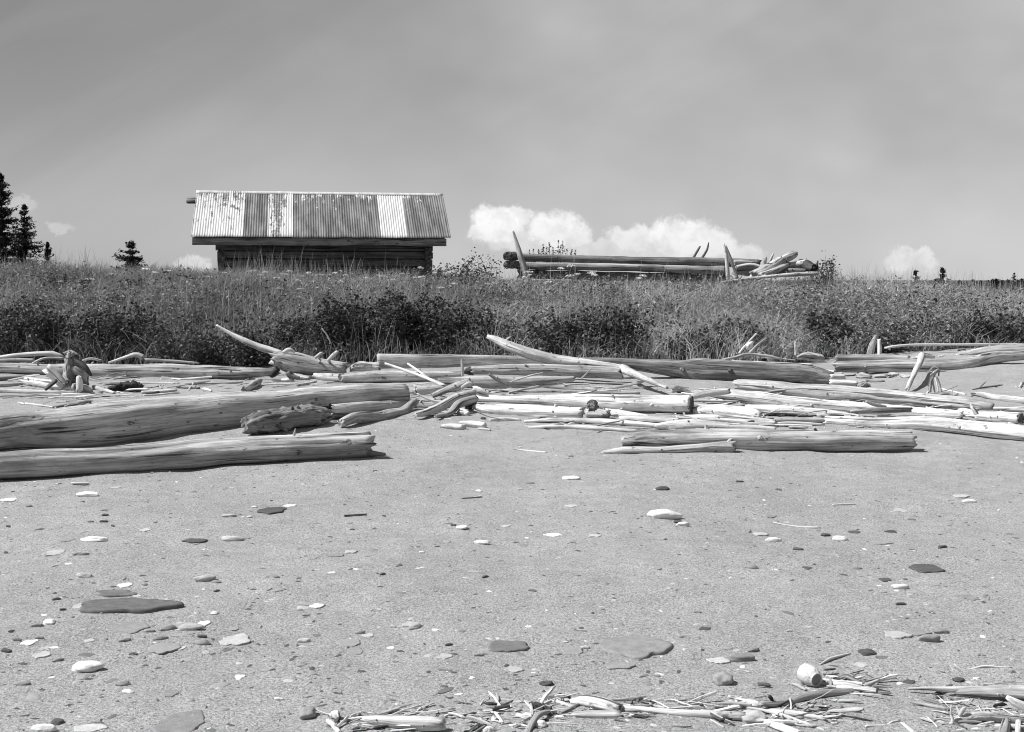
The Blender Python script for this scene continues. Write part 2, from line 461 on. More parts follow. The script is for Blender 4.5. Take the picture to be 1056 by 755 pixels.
for k in range(rows):
    z0 = .0+k*rh; z1 = z0+rh-.018
    jx0 = random.uniform(-.03, .05); jx1 = random.uniform(-.06, .05)
    if k == 2:
        box_mesh('wall_log', WX0+2.75, WX1+jx1, WY0+.015, WY0+.15, z0, z1+.01, CABINWOOD, cab, 'short replaced wall log at the right of the front')
        box_mesh('wall_log', WX0+.0, WX0+.75, WY0+.01, WY0+.15, z0-.01, z1-.02, CABINWOOD, cab)
    else:
        box_mesh('wall_log', WX0+jx0, WX1+jx1, WY0+random.uniform(-.012, .012), WY0+.15, z0, z1, CABINWOOD, cab)
    box_mesh('wall_log', WX0+jx0*-1, WX1-jx1, WY1-.15, WY1, z0, z1, CABINWOOD, cab)
    for xx in (WX0+.03, WX1-.17):
        zz = z0+rh*.5
        if k < rows-1:
            box_mesh('wall_log', xx, xx+.14, WY0-.05+random.uniform(-.05, .03), WY1+.05, zz, zz+rh-.018, CABINWOOD, cab, ax=1)
# gables, ridge pole, rafters
for xx in (WX0+.04, WX1-.12):
    V = [(xx, WY0, 1.15), (xx, WY1, 1.15), (xx, RY, RZ-.2), (xx+.05, WY0, 1.15), (xx+.05, WY1, 1.15), (xx+.05, RY, RZ-.2)]
    me = mesh_py('gable_boards', V, [(0, 2, 1), (3, 4, 5), (0, 1, 4, 3), (1, 2, 5, 4), (2, 0, 3, 5)], [(v[2], v[1], v[0]) for v in V], smooth=False)
    link('gable_boards', me, [CABINWOOD], (0, 0, 0), cab)
W = [(Vector((-.19, RY+.0, RZ-.2)), .07), (Vector((2.5, RY, RZ-.19)), .085), (Vector((5.1, RY, RZ-.19)), .08)]
V, Fc, G, mid, _ = tube(W, m=16, n=24)
link('ridge_pole', mesh_py('ridge_pole', V, Fc, G), [WOOD['d']], mid, cab)['label'] = 'dark log end sticking out past the left end of the roof'
box_mesh('fascia_board', .02, LW-.09, .035, .075, EZ-.185, EZ-.03, BOARDWOOD, cab, 'weathered plank under the eave', jit=.006, bev=.004)
box_mesh('fascia_board', .02, LW-.09, 2*RY-.075, 2*RY-.035, EZ-.09, EZ-.03, BOARDWOOD, cab, jit=.006, bev=.004)
slope = (RZ-EZ)/RY
def soffit():
    V = []; 
    for y, z in ((.08, EZ-.06+.08*slope-.0), (RY, RZ-.09), (2*RY-.08, EZ-.06+.08*slope)):
        for x in (.05, LW-.12):
            for d in (0, -.025): V.append((x, y, z+d))
    f = []
    for i in (0, 4):
        f += [(i, i+2, i+6, i+4), (i+1, i+5, i+7, i+3)]
        f += [(i, i+4, i+5, i+1), (i+2, i+3, i+7, i+6)]
    f += [(0, 1, 3, 2), (8, 10, 11, 9)]
    me = mesh_py('roof_boards', V, f, [(v[1], v[0], v[2]) for v in V], smooth=False)
    link('roof_boards', me, [CABINWOOD], (0, 0, 0), cab)
soffit()
def sheet(xa, xb, mat, label, front=True, lift=0.0, drop=0.0, skew=0.0):
    pitch = .0508; n = int(round((xb-xa)/pitch*8)); V = []; T = []; rr = 14
    y0, y1 = -.03-drop, RY-.012
    for i in range(n+1):
        x = xa+(xb-xa)*i/n
        for j in range(rr+1):
            t = j/rr; y = y0+(y1-y0)*t
            z = EZ+slope*y+.0065*math.cos(2*math.pi*x/pitch)+lift+.012*mn.noise(Vector((x*1.1, y*1.6, 3)))+.006*mn.noise(Vector((x*4, y*3, 8)))+.006*abs((x-xa)/(xb-xa)-.5)
            if j == 0: y -= .02*mn.noise(Vector((x*3, 1, 1)))+.008*mn.noise(Vector((x*14, 1, 1)))
            V.append((x+skew*(1-t), y if front else 2*RY-y, z))
    for i in range(n):
        for j in range(rr):
            a = i*(rr+1)+j; q = (a, a+rr+1, a+rr+2, a+1)
            T.append(q if front else q[::-1])
    me = mesh_np('roof_sheet', np.array(V), np.array(T), smooth=True)
    o = link('roof_sheet', me, [mat], (0, 0, 0), cab)
    md = o.modifiers.new('thick', 'SOLIDIFY'); md.thickness = .0015
    o['label'] = label
X = lambda px: LW*(px-197)/266.0
S = [(197, 229, ROOF_FLAKE, 'white sheet at the left end, paint flaked near the ridge'), (228, 249, ROOF_FLAKE, 'second white sheet from the left, blistered paint'),
     (248, 274, ROOF_DARK, 'bare grey sheet between two white ones'), (273, 299, ROOF_MOTTLE, 'white sheet blotched dark in the middle'),
     (298, 325, ROOF_GREY, 'grey sheet right of the blotched white one'), (324, 350, ROOF_GREY, 'plain grey sheet in the middle of the roof'), (349, 370, ROOF_GREY, 'narrow plain grey sheet'), (369, 391, ROOF_GREY, 'grey sheet left of the clean white sheet'),
     (390, 418, ROOF_WHITE, 'clean white sheet near the right end'), (417, 441, ROOF_GREY, 'grey sheet right of the clean white sheet'), (440, 463, ROOF_DARK, 'grey sheet at the right end')]
for k, (a, b, m, l) in enumerate(S): sheet(X(a), X(b), m, l, True, .0035*(k % 2)+(.004 if m is not ROOF_GREY else 0), random.uniform(-.008, .012))
for k in range(8): sheet(LW*k/8, LW*(k+1)/8+.02, ROOF_GREY, 'bare iron sheet on the far slope', False, .004*(k % 2))
def ridge():
    V = []; T = []; n = 60
    for i in range(n+1):
        x = -.01+(LW+.0)*i/n
        dz = .006*mn.noise(Vector((x*2, 0, 0)))
        for y, z in ((RY-.09, RZ-.09*slope+.012), (RY-.03, RZ-.004), (RY, RZ+.012), (RY+.03, RZ-.004), (RY+.09, RZ-.09*slope+.012)):
            V.append((x, y, z+dz))
    for i in range(n):
        for j in range(4):
            a = i*5+j; T.append((a, a+5, a+6, a+1))
    o = link('ridge_cap', mesh_np('ridge_cap', np.array(V), np.array(T)), [ROOF_WHITE], (0, 0, 0), cab)
    md = o.modifiers.new('thick', 'SOLIDIFY'); md.thickness = .002
ridge()

# ---------------------------------------------------------------- fallen log walls right of the cabin
RG = 'timbers of the fallen log building on the bank'
def ruin(name, label, cat, pts, tone, Y, **kw): return wood(name, label, cat, pts, tone, Y=Y, group=RG, **kw)
ruin('wall_log', 'long upper log of the fallen wall, plants growing along its left half', 'log', [(536, 265.5, 4), (640, 268.5, 4.2), (720, 270, 4.6), (783, 272, 4.4)], 'd', 27)
ruin('wall_log', 'long lower log of the fallen wall, dark under the upper one', 'log', [(534, 274, 4), (640, 276, 4.2), (748, 279, 4.6)], 'm', 26.9)
ruin('cross_log', 'dark log end at the left corner of the fallen wall, beside the leaning stake', 'log', [(523, 264, 4.6), (527, 264, 4.4), (533, 264.5, 4)], 'd', (25.6, 28.5), cut='L')
ruin('cross_log', 'lower dark log end under the corner of the fallen wall', 'log', [(523, 273, 4), (527, 273, 4), (533, 273, 4)], 'd', (25.7, 28.5))
ruin('stake', 'tall pale split stake leaning left beside the corner of the fallen wall', 'stake', [(529, 238, .9), (532, 248, 1.8), (536, 262, 2.9), (541, 277, 3.5), (545, 292, 3.5)], 'p', 25.4, wide=.8)
ruin('stake', 'small forked broken stake standing on the middle of the fallen wall', 'stake', [(715, 266, 1.5), (719, 259, 1.3), (722, 254, .8)], 'd', 27, kids=[('branch_stub', [(724, 266, 1.4), (729, 258, 1.2), (731, 250, .6)], 'd', 27)])
ruin('stake', 'upright pale split stake with a narrow tip near the right end of the fallen wall', 'stake', [(746.5, 251, .7), (748.5, 262, 1.8), (750, 275, 2.1), (751, 290, 2.1)], 'p', 25.6)
ruin('stake', 'thin darker stake leaning right against the pale upright one', 'stake', [(748.5, 253, .7), (752, 264, 1.8), (758, 280, 1.8), (760, 288, 1.8)], 'm', 25.75)
ruin('wall_log', 'short upper log end right of the upright stakes', 'log', [(757, 271, 3.2), (770, 271, 3), (781.5, 270, 2.2)], 'm', 26.3)
ruin('wall_log', 'broad short grey log low behind the upright stakes', 'log', [(756, 279, 4.5), (775, 279, 5), (786, 279, 4.5)], 'm', 26.4)
ruin('fallen_log', 'thick grey log propped up to the right with a broken dark tip', 'log', [(778, 285, 6), (792, 278, 6), (806, 269, 5), (819, 262, 3.6)], 'g', (25.3, 26.6), kids=[('branch_stub', [(800, 270, 1.5), (803, 266, 1.8), (806, 264.5, 1)], 'm'), ('branch_stub', [(788, 276, 1.5), (789, 268, 2), (790, 265, 1)], 'm'), ('branch_stub', [(810, 268, 2), (813, 272, 2), (812, 276, 1)], 'd')])
ruin('fallen_log', 'pale short log lying behind the propped grey log', 'log', [(803, 277, 4), (818, 274.5, 4.6), (832, 271, 4)], 'p', 26.4)
ruin('fallen_log', 'dark stubby log end with a curved horn-like splinter at the right end of the ruin', 'log', [(826, 271, 4), (832, 274, 5.2), (840, 277, 4.5)], 'k', (26.8, 25.8), kids=[('splinter', [(838, 278, 2), (842, 275, 1.6), (843.5, 269, .6)], 'k')])
ruin('pole', 'long pale pole lying low in the grass in front of the collapsed logs', 'pole', [(745, 291, 1.2), (790, 285.5, 1.7), (820, 283, 2), (844, 282, 2)], 'p', 24.2)

# ---------------------------------------------------------------- driftwood, left
wood('driftwood_log', 'huge smooth grey log, thickest on the beach, running from the left edge to the middle', 'log',
     [(-60, 453, 18), (0, 447.5, 20), (100, 439, 23), (180, 429.5, 22), (270, 421.5, 18.5), (340, 411, 13.5), (416, 405, 10.5)], 'b', rough=.045, jag=.1, bend=.12, knots=0)
wood('driftwood_log', 'long straight grey log in front of the huge smooth one, with a splintered right end', 'log',
     [(-60, 485, 14.5), (0, 481, 14.5), (120, 474, 13.5), (220, 466.5, 13.5), (300, 462, 13), (379, 458, 13)], 'g', rough=.08, jag=.8, roundend=.9, bend=.12, knots=0,
     kids=[('splinter', [(371, 466, 5), (383, 468, 3.5), (397, 468.5, 1)], 'd'), ('splinter', [(370, 449, 3), (379, 449, 2.5), (384, 452, .8)], 'm'), ('branch_stub', [(303, 452, 1.6), (304, 446, 1.2), (305, 442, .5)], 'g')])
wood('stump_log', 'short dark gnarled stump with a knotted root end between the two big left logs', 'stump',
     [(254, 440, 7), (268, 437, 10.5), (292, 434, 12), (315, 431, 11.5), (338, 428, 7)], 'd', rough=.28, jag=.8, bend=.4,
     kids=[('root', [(262, 432, 3), (254, 434, 3), (250, 441, 1.5)], 'm'), ('root', [(262, 441, 3), (254, 445, 3), (250, 448, 1)], 'd'), ('root', [(266, 430, 3), (270, 426, 2.5), (266, 424, 1)], 'm'), ('root', [(270, 440, 3), (262, 447, 2.5), (257, 449, 1)], 'm'), ('root', [(270, 434, 2), (282, 438, 2), (297, 446, 1)], 'd')])
wood('bark_chunk', 'black chunk of rotten bark on top of the gnarled stump', 'bark', [(316, 421, 2.5), (328, 420.5, 4.5), (341, 419.5, 3.5)], 'k', Y=11.9, rough=.3)
wood('driftwood_log', 'slim grey log lying in the shade right of the gnarled stump', 'log', [(338, 425, 7.5), (380, 420.5, 6), (427, 416, 4)], 'g')
wood('driftwood_log', 'knobby crooked branch log with a dark hollow right end, right of the stump', 'log', [(351, 435, 4.5), (366, 431, 6), (386, 431, 6.5), (405, 425, 6), (417, 423, 5.5), (429, 415, 4)], 'g', rough=.18, bend=.6,
     kids=[('branch_stub', [(413, 424, 4.5), (416, 428, 4), (417, 431, 2)], 'k')])
wood('driftwood_log', 'long grey log lying along the foot of the bank at the far left', 'log', [(-40, 378, 5), (0, 379.5, 5.2), (68, 381.5, 6), (110, 383.5, 8), (180, 383.5, 8), (230, 384.5, 7), (287, 384, 3.4)], 'm', rough=.06)
wood('driftwood_pole', 'pale bowed pole on top of the far left log', 'pole', [(-10, 370, 2), (24, 366, 2.5), (54, 364.5, 2.4), (67, 369.5, 1.8)], 'p', Y=17.1)
wood('driftwood_pole', 'grey split pole under the pale bowed pole', 'pole', [(-10, 373, 1.8), (14, 371.5, 2), (35, 371.5, 1.6)], 'm', Y=16.9)
wood('driftwood_stick', 'bent stick crossing under the pale bowed pole', 'stick', [(33, 375, 1), (46, 369.5, 1.3), (66, 369.5, 1.2)], 'p', Y=16.75)
wood('driftwood_stick', 'thin pale stick just right of the upright stump behind the far left log', 'stick', [(82, 373, 1), (93, 370, 1.2), (105, 372, 1)], 'p', Y=16.9)
wood('driftwood_stick', 'curved pale stick with a knobbed right end on the far left log', 'stick', [(112, 374, 1), (128, 369, 1.6), (140, 366, 2.6), (148, 369, 3)], 'p', Y=16.8)
wood('driftwood_pole', 'flat grey pole lying along the top of the far left log', 'pole', [(150, 371, 1.6), (180, 372.5, 1.5), (205, 374.5, 1)], 'm', Y=16.9)
st = wood('stump', 'dark upright root stump with split pale sides at the left', 'stump', [(72, 396, 6.5), (72, 386, 5.5), (71.5, 374, 4.5), (73, 363, 3.5)], 'm', Y=14.6, rough=.35, jag=1, roundend=.9,
     kids=[('root', [(74, 369, 3), (81, 374, 3.4), (88, 380, 2.8), (94, 388, 1)], 'd'), ('root', [(75, 378, 4), (82, 383, 5), (88, 388, 3.4), (90, 396, 1.2)], 'm'), ('root', [(70, 372, 1.5), (67, 380, 1.8), (65, 392, 1)], 'g'), ('root', [(79, 377, 1), (83, 370, 1.2), (82, 366, .6)], 'd'), ('root', [(69.5, 396, 1.5), (69, 380, 1.8), (68.5, 364, .8)], 'p'), ('root', [(75.5, 392, 1.2), (75, 378, 1.5), (74.5, 362, .6)], 'g'), ('root', [(66, 364, 1.2), (73, 362.5, 1.6), (80, 365, 1)], 'm'), ('root', [(78, 390, 3), (86, 393, 3.5), (91, 397, 2)], 'd')])
wood('board', 'white sawn board leaning against the dark upright stump', 'board', [(49, 380.5, 5), (57, 388, 5.2), (63.5, 395, 5)], 'w', Y=14.3, sq=8, wide=.35, rough=.02, bend=0)
wood('post', 'small white rounded post stub in front of the dark stump', 'post', [(82, 403, 3), (82, 396, 3.2), (81.5, 389, 2.6)], 'w', Y=13.9, roundend=.2)
wood('stump', 'low grey stump stub at the foot of the small white post', 'stump', [(79, 403, 2.5), (87, 400, 4.5), (95, 404, 2)], 'm', rough=.2)
wood('driftwood_log', 'short pale log in front of the upright dark stump', 'log', [(26, 393, 4), (50, 396, 5), (78, 399, 3.5)], 'p')
wood('driftwood_stick', 'long pale stick lying flat in front of the short pale log', 'stick', [(-10, 402.5, 2), (30, 404, 2.2), (77, 404.5, 1.4)], 'p')
wood('driftwood_stick', 'grey short stick with a dark rim slanting up by the white board', 'stick', [(46, 402, 2), (52, 397, 2.2), (58, 392.5, 2)], 'd', Y=13.3)
wood('driftwood_pole', 'dark grey pole at the left edge behind the long pale stick', 'pole', [(-10, 391, 2.5), (10, 390.5, 2.6), (31, 388, 1.6)], 'd')
wood('driftwood_stick', 'dull grey stick at the left edge just above the long pale stick', 'stick', [(-8, 397.5, 1.6), (12, 397, 2), (27, 395, 1.2)], 'm')
wood('bark_roll', 'dark ragged roll of bark behind the huge smooth log', 'bark', [(112, 401.5, 2), (122, 399.5, 4), (136, 399, 4.4), (146, 400, 3)], 'k', rough=.6, jag=1)
wood('driftwood_stick', 'short white sticks end left of the dark bark roll', 'stick', [(96, 399, 2), (106, 402, 2.2), (118, 405, 1.2)], 'w')
wood('driftwood_stick', 'thin dark stick lying on the sand above the huge log at the left', 'stick', [(54, 420, 1), (66, 418.5, 1.5), (82, 416, 1)], 'd')
wood('driftwood_stick', 'thin pale stick beside the thin dark one near the left edge', 'stick', [(26, 416, .8), (42, 418, 1), (58, 420.5, .8)], 'p')
wood('driftwood_stick', 'small dark peg lying right of the low grey stump', 'stick', [(85, 410.5, 1.2), (89, 412.5, 1.4), (93, 415, 1)], 'd')
wood('driftwood_log', 'short pale round billet lying crosswise behind the huge smooth log', 'log', [(252, 402, 3.6), (260, 397.5, 3.8), (268, 393, 3.4)], 'p', cut='L')
wood('driftwood_pole', 'pale pole lying just behind the huge log below the weeds', 'pole', [(146, 404.5, 1.3), (165, 404, 2), (182, 402.5, 1.4)], 'p')
wood('driftwood_stick', 'thin pale curved stick right of the bark roll', 'stick', [(147, 400.5, .7), (158, 399.5, .9), (166, 397, .7)], 'p')
wood('driftwood_stick', 'pale flat chip of wood on the sand left of the round billet', 'stick', [(209, 401, 1), (213, 401.5, 1.5), (218, 403, .8)], 'w')
wood('root_log', 'big broken grey log with a long white splinter rising to the left over the grass', 'log',
     [(282, 369, 7), (300, 373.5, 11), (326, 378, 9.8), (345, 380, 8), (355, 380.5, 6.5)], 'm', rough=.12, jag=.7, roundend=.9, Y=15.9,
     kids=[('splinter', [(291, 366, 4), (282, 362, 3.6), (266, 356.5, 3.4), (243, 346, 2.2), (223, 335.5, 1)], 'w', 16.2), ('splinter', [(292, 364, 2), (298, 361, 2.4), (304, 363, 1)], 'p', 15.7), ('branch_stub', [(338, 372, 2), (343, 367, 2.2), (348, 362.5, 1.6)], 'p', 15.7), ('branch_stub', [(325, 369, 1.5), (330, 365, 1.6), (333, 363.5, .8)], 'g', 15.7), ('root', [(286, 380, 3), (282, 385, 3.5), (278, 388, 2)], 'k', 15.6), ('root', [(297, 384, 3), (300, 388, 3), (309, 390, 1.5)], 'd', 15.5)])
wood('driftwood_log', 'short pale log with a sharp dark edge lying right below the broken grey log', 'log', [(325, 387.5, 3), (337, 389, 4), (353, 389.5, 4.4)], 'p')
wood('driftwood_log', 'bleached log running right behind the tangle of branches, tail end of the pale row', 'log', [(352, 389.5, 4.6), (390, 388.5, 6), (440, 388, 5.6), (476, 387, 4.4)], 'p', rough=.05)
wood('driftwood_log', 'pale pointed block between the broken log and the squared timber', 'log', [(361, 381, 2.5), (370, 378, 5), (391, 379, 4)], 'p', Y=16, rough=.2, jag=.8)
wood('wood_chip', 'small pale block under the broken grey log', 'chip', [(291, 392, 1.6), (297, 391.5, 2.2), (303, 391.5, 1.6)], 'p', rough=.2)
wood('wood_chip', 'grey rounded block right of the round billet', 'chip', [(303, 388, 3), (310, 389, 3.2), (319, 390, 2)], 'g', rough=.2)
wood('wood_chip', 'white flat splinter lying behind the huge log near the broken one', 'chip', [(306, 397.5, 1), (316, 396, 1.6), (326, 393, .9)], 'w', rough=.2)
wood('squared_timber', 'square-cut grey timber with a sawn left end at the foot of the bank', 'timber', [(389.5, 372.5, 7.8), (440, 372.5, 7), (500, 372, 5.6), (568, 372, 4.4)], 'g', sq=9, wide=.8, rough=.02, jag=.02, bend=.04, roundend=.98, Y=16.3, cut='L')
wood('leaning_log', 'long pale tapering log raised at its left end across the squared timber', 'log', [(503, 347, 2.2), (511, 350, 3.6), (524, 356, 5), (545, 364, 5.6), (575, 371.5, 5.6), (610, 375, 4), (641, 379, 2.6)], 'p', Y=(16.0, 15.35), rough=.06, jag=.5,
     kids=[('branch_stub', [(521, 352, 1), (525, 348.5, 1.4), (527, 348, .6)], 'p')])
wood('driftwood_log', 'grey triangular slab slanting down right from the end of the leaning log', 'plank', [(642, 380, 4.4), (660, 388, 3.8), (688, 400, 1.6)], 'g', Y=(15.3, 13.9), rough=.1)
wood('driftwood_log', 'sound grey log with a dark sawn right end below the leaning log', 'log', [(487, 382, 4.5), (530, 381, 5.4), (590, 382.5, 6.4), (640, 385.5, 6.2)], 'g', Y=15.2, rough=.05, cut='R',
     kids=[('branch_stub', [(488, 383, 4.2), (483, 383, 4), (479, 384, 2)], 'k')])
wood('driftwood_log', 'second grey log, tapering to the right, under the sound log', 'log', [(452, 394, 4), (490, 394.5, 6), (530, 394, 5.5), (592, 390.5, 2.8)], 'm', Y=14.3, rough=.07)
wood('driftwood_stick', 'short dark stick lying crosswise on the second grey log', 'stick', [(504, 386, 1.3), (513, 392, 1.8), (524, 398, 1.2)], 'd', Y=13.9)
wood('driftwood_stick', 'thin pale twig standing across the second grey log', 'stick', [(526, 394, .7), (545, 388, .9), (560, 384.5, .6)], 'p', Y=13.95)
wood('driftwood_stick', 'thin pale twig leaning on the sawn log under the leaning log', 'stick', [(599, 391, .6), (605, 385, .8), (610, 379, .6)], 'p', Y=14.6)
wood('driftwood_stick', 'pale upright peg in front of the squared timber', 'stick', [(477, 388, 1.4), (476.8, 379, 1.6), (476, 371, .8)], 'w', Y=15)
wood('wood_chip', 'pale humped chunk between the second grey log and the white logs', 'chip', [(527, 398, 2), (536, 396, 4), (547, 398.5, 1.6)], 'p', rough=.2)
# tangle of branches in the middle
TG = 14.1
wood('branch', 'thin white branch slanting down in front of the sawn end of the timber', 'branch', [(397.5, 375, 1.3), (420, 383, 1.6), (441, 390.5, 1.7), (459, 398.5, 1.9)], 'w', Y=(14.2, 13.6))
wood('branch', 'shorter white branch joining the thin white one from above', 'branch', [(420.5, 375, 1), (432, 383, 1.2), (443, 391, 1.3)], 'w', Y=(14.1, 13.8))
wood('driftwood_log', 'short bent round log with a dark left end in the branch tangle', 'log', [(429, 402, 3.6), (444, 401.5, 3.8), (458, 400, 3.4)], 'g', Y=13.4, cut='L')
wood('driftwood_log', 'thick grey branch slanting up to the right across the front of the tangle', 'branch', [(429, 428, 2.6), (448, 422.5, 4.6), (471, 410.5, 5), (489, 405.5, 4)], 'g', Y=(12.1, 12.9))
wood('driftwood_log', 'curved grey branch under the thick slanting one', 'branch', [(449, 429.5, 2), (463, 426.5, 3), (473, 417, 4), (490, 412, 4.2)], 'g', Y=(12.05, 12.7))
wood('driftwood_log', 'broad split branch behind the thick slanting one', 'branch', [(446, 408, 2.5), (460, 402, 3.5), (472, 398, 5), (485, 392.5, 3)], 'm', Y=13.2, jag=.6,
     kids=[('branch_stub', [(476, 400, 2), (483, 396, 2.2), (487, 395, 1)], 'p', 13.0)])
wood('branch', 'thin pale twig low in the branch tangle', 'branch', [(430, 406, .9), (445, 413, 1.3), (461, 415, 1.2)], 'w', Y=12.8)
wood('driftwood_log', 'stubby pale log end under the thin low twig', 'log', [(430, 417, 5.5), (442, 418, 6), (456, 415, 4)], 'g', Y=13)
wood('burl', 'dark hollow burl at the right of the branch tangle', 'burl', [(480, 418, 3.5), (485, 417, 5), (490, 414, 3)], 'k', Y=12.8, rough=.4)
wood('wood_chip', 'white angular chunk under the dark burl', 'chip', [(472, 426, 2), (477, 425, 3.4), (483, 427, 2)], 'w', rough=.3)
wood('driftwood_stick', 'white flat slab lying alone on the sand in front of the tangle', 'plank', [(456, 439, 1.6), (466, 439.5, 2.8), (478, 440.5, 2.4)], 'p', sq=3, wide=1.6)
wood('driftwood_stick', 'short white billet beside the flat slab in front of the tangle', 'stick', [(475, 437, 2.6), (488, 437.5, 3.4), (500, 438.5, 3)], 'w')
wood('driftwood_stick', 'tiny pale stick in front of the short white billet', 'stick', [(493, 442, 1), (500, 442.5, 1.3), (506, 443.5, .9)], 'p')
wood('driftwood_log', 'pale stub with a dark broken end right of the tangle', 'log', [(488, 400, 2.5), (494, 403.5, 4.5), (504, 407, 2.8)], 'w', Y=13, jag=.6)
wood('driftwood_stick', 'thin white stick slanting down at the left end of the white logs', 'stick', [(489, 423, .8), (503, 429, .9), (522, 433, .7)], 'w', Y=11.95)
# middle white logs
wood('driftwood_log', 'big bleached log with a dark sawn right end in the middle of the pile', 'log', [(489, 410.5, 3), (550, 412, 4.5), (620, 415, 8), (680, 416.3, 9.2), (712, 416.8, 9.4)], 'w', rough=.05, bend=.12, cut='R', jag=.1)
wood('driftwood_log', 'bleached log with a blunt right end lying in front of the big bleached one', 'log', [(489, 420, 3), (515, 423, 6), (560, 425, 6.5), (599, 426, 6)], 'w', rough=.05, cut='R', bend=.12)
wood('driftwood_log', 'short round pale stub in front of the bleached logs', 'log', [(606, 425.5, 4.6), (616, 426, 5.2), (627, 427, 5)], 'p', cut='R')
wood('burl', 'small dark knotted burl above the short round stub', 'burl', [(607, 420, 3), (611, 418, 4), (616, 417.5, 2.5)], 'd', Y=12.1, rough=.5)
wood('driftwood_stick', 'white pole from the round stub to under the big bleached log', 'stick', [(622, 424, 3), (645, 428, 4), (669, 430, 2)], 'w')
wood('plank', 'long thin white split plank in front of the bleached logs', 'plank', [(541, 434.5, 1.2), (580, 433, 2.2), (640, 436, 2.8), (690, 440, 2)], 'w', sq=4, wide=2)
wood('plank', 'ragged grey slab, dark underneath, in front of the long split plank', 'plank', [(545, 440.5, 1), (580, 440, 2.4), (620, 442, 2.2), (662, 445, 1.2)], 'p', sq=4, wide=2, jag=.8)
wood('driftwood_stick', 'thin white stick lying alone on the sand below the ragged slab', 'stick', [(530, 463, .5), (546, 465, .9), (564, 466.5, .5)], 'w')
wood('driftwood_log', 'big dark grey log with a rotten right end along the foot of the bank', 'log', [(575, 372, 3.5), (640, 374.5, 5.5), (690, 379, 8.2), (728, 383, 12), (790, 384.5, 11.6), (835, 388, 10), (858, 391, 7)], 'd', rough=.1, jag=.8, roundend=.9, Y=(16.0, 15.2))
wood('rotten_chunk', 'pale rotten chunk lying on the right end of the dark grey log', 'chunk', [(822, 369, 2), (833, 367.5, 5), (848, 370, 3)], 'p', Y=15.9, rough=.35, jag=.8)
wood('driftwood_pole', 'pale strip of wood lying along the top of the dark grey log', 'pole', [(716, 371, 1), (750, 373, 1.6), (790, 375, 2.2), (838, 377, 2)], 'p', Y=15.6)  # added pale pole imitates sunlight on the log's upper side
wood('driftwood_log', 'long grey log with a blunt left end, slanting down right below the dark one', 'log', [(761, 397, 6), (800, 400.5, 7), (870, 406, 8), (940, 412, 7.8), (1000, 417.5, 7), (1024, 419.5, 4)], 'g', rough=.07, bend=.12)
wood('driftwood_log', 'long white log just below the slanting grey one', 'log', [(722, 404, 4), (760, 409, 6), (800, 413.5, 7), (850, 418.5, 6.5), (930, 424.5, 6), (992, 428, 4.4)], 'w', rough=.07, bend=.2, Y=(13.3, 12.2))
wood('driftwood_log', 'broadest white log, reaching out of the picture at the right', 'log', [(852, 433, 4), (905, 436, 5.6), (960, 437, 7), (1020, 443, 7.8), (1090, 450, 8)], 'w', rough=.06, bend=.12)
wood('driftwood_log', 'white slab log between the sawn bleached log and the grey front log', 'log', [(716, 424, 4), (745, 424, 6), (775, 427.5, 6), (784, 430, 4)], 'w', rough=.1, jag=.6)
wood('bark_strip', 'dark strip of bark in the gap between the white logs', 'bark', [(770, 427, 1.2), (800, 427.5, 2.2), (838, 430.5, 1.4)], 'k', Y=12.2, rough=.5, wide=1.6)
wood('plank', 'thin bowed pale plank behind the grey front log', 'plank', [(787, 439, 1.1), (812, 436.5, 1.8), (850, 438, 1.4)], 'p')
wood('driftwood_log', 'low grey log half hidden behind the thin bowed plank', 'log', [(782, 434.5, 2.5), (815, 433.5, 3.2), (866, 434.5, 2.4)], 'g')
wood('plank', 'grey wedge of plank lying on the white log', 'plank', [(877, 424, 1), (905, 423, 3), (940, 422.5, 2.4)], 'm', Y=11.95, sq=4, wide=1.5)
wood('block', 'small square dark block of wood between the white logs', 'block', [(843, 430.5, 3.8), (848, 430.5, 3.8), (855, 431, 3.6)], 'm', Y=11.9, sq=8, rough=.03)
wood('driftwood_log', 'short white log poking right beyond the dark sawn end', 'log', [(713, 409, 3.4), (730, 405.5, 4), (752, 403, 3.4)], 'w', Y=12.8, cut='R')
wood('driftwood_stick', 'thin grey stick in the dark gap right of the sawn bleached log', 'stick', [(714, 413, 1), (735, 413.5, 1.2), (762, 414, .8)], 'g', Y=12.6)
wood('driftwood_log', 'grey flat log tucked behind the front log, left of its middle', 'log', [(676, 440, 3), (700, 438, 5), (730, 438.5, 5), (762, 441, 3)], 'p')
wood('driftwood_log', 'nearest big grey log at the right, split diagonally near its rounded right end', 'log', [(641, 455, 5), (660, 453, 8), (700, 453.5, 10.5), (760, 453, 12), (840, 454.5, 11.6), (900, 454, 10.2), (941, 454, 8.4)], 'g', rough=.05, bend=.1, jag=.35)
wood('driftwood_log', 'slim grey pole with a blunt round right end in front of the nearest right log', 'pole', [(621, 466.5, 1.5), (645, 464, 3.2), (680, 464, 3.2), (710, 462.5, 4), (756, 460.5, 5.6)], 'g', roundend=.2, kids=[('branch_stub', [(750, 457, 2), (753, 454, 2), (755, 453, 1)], 'g')])
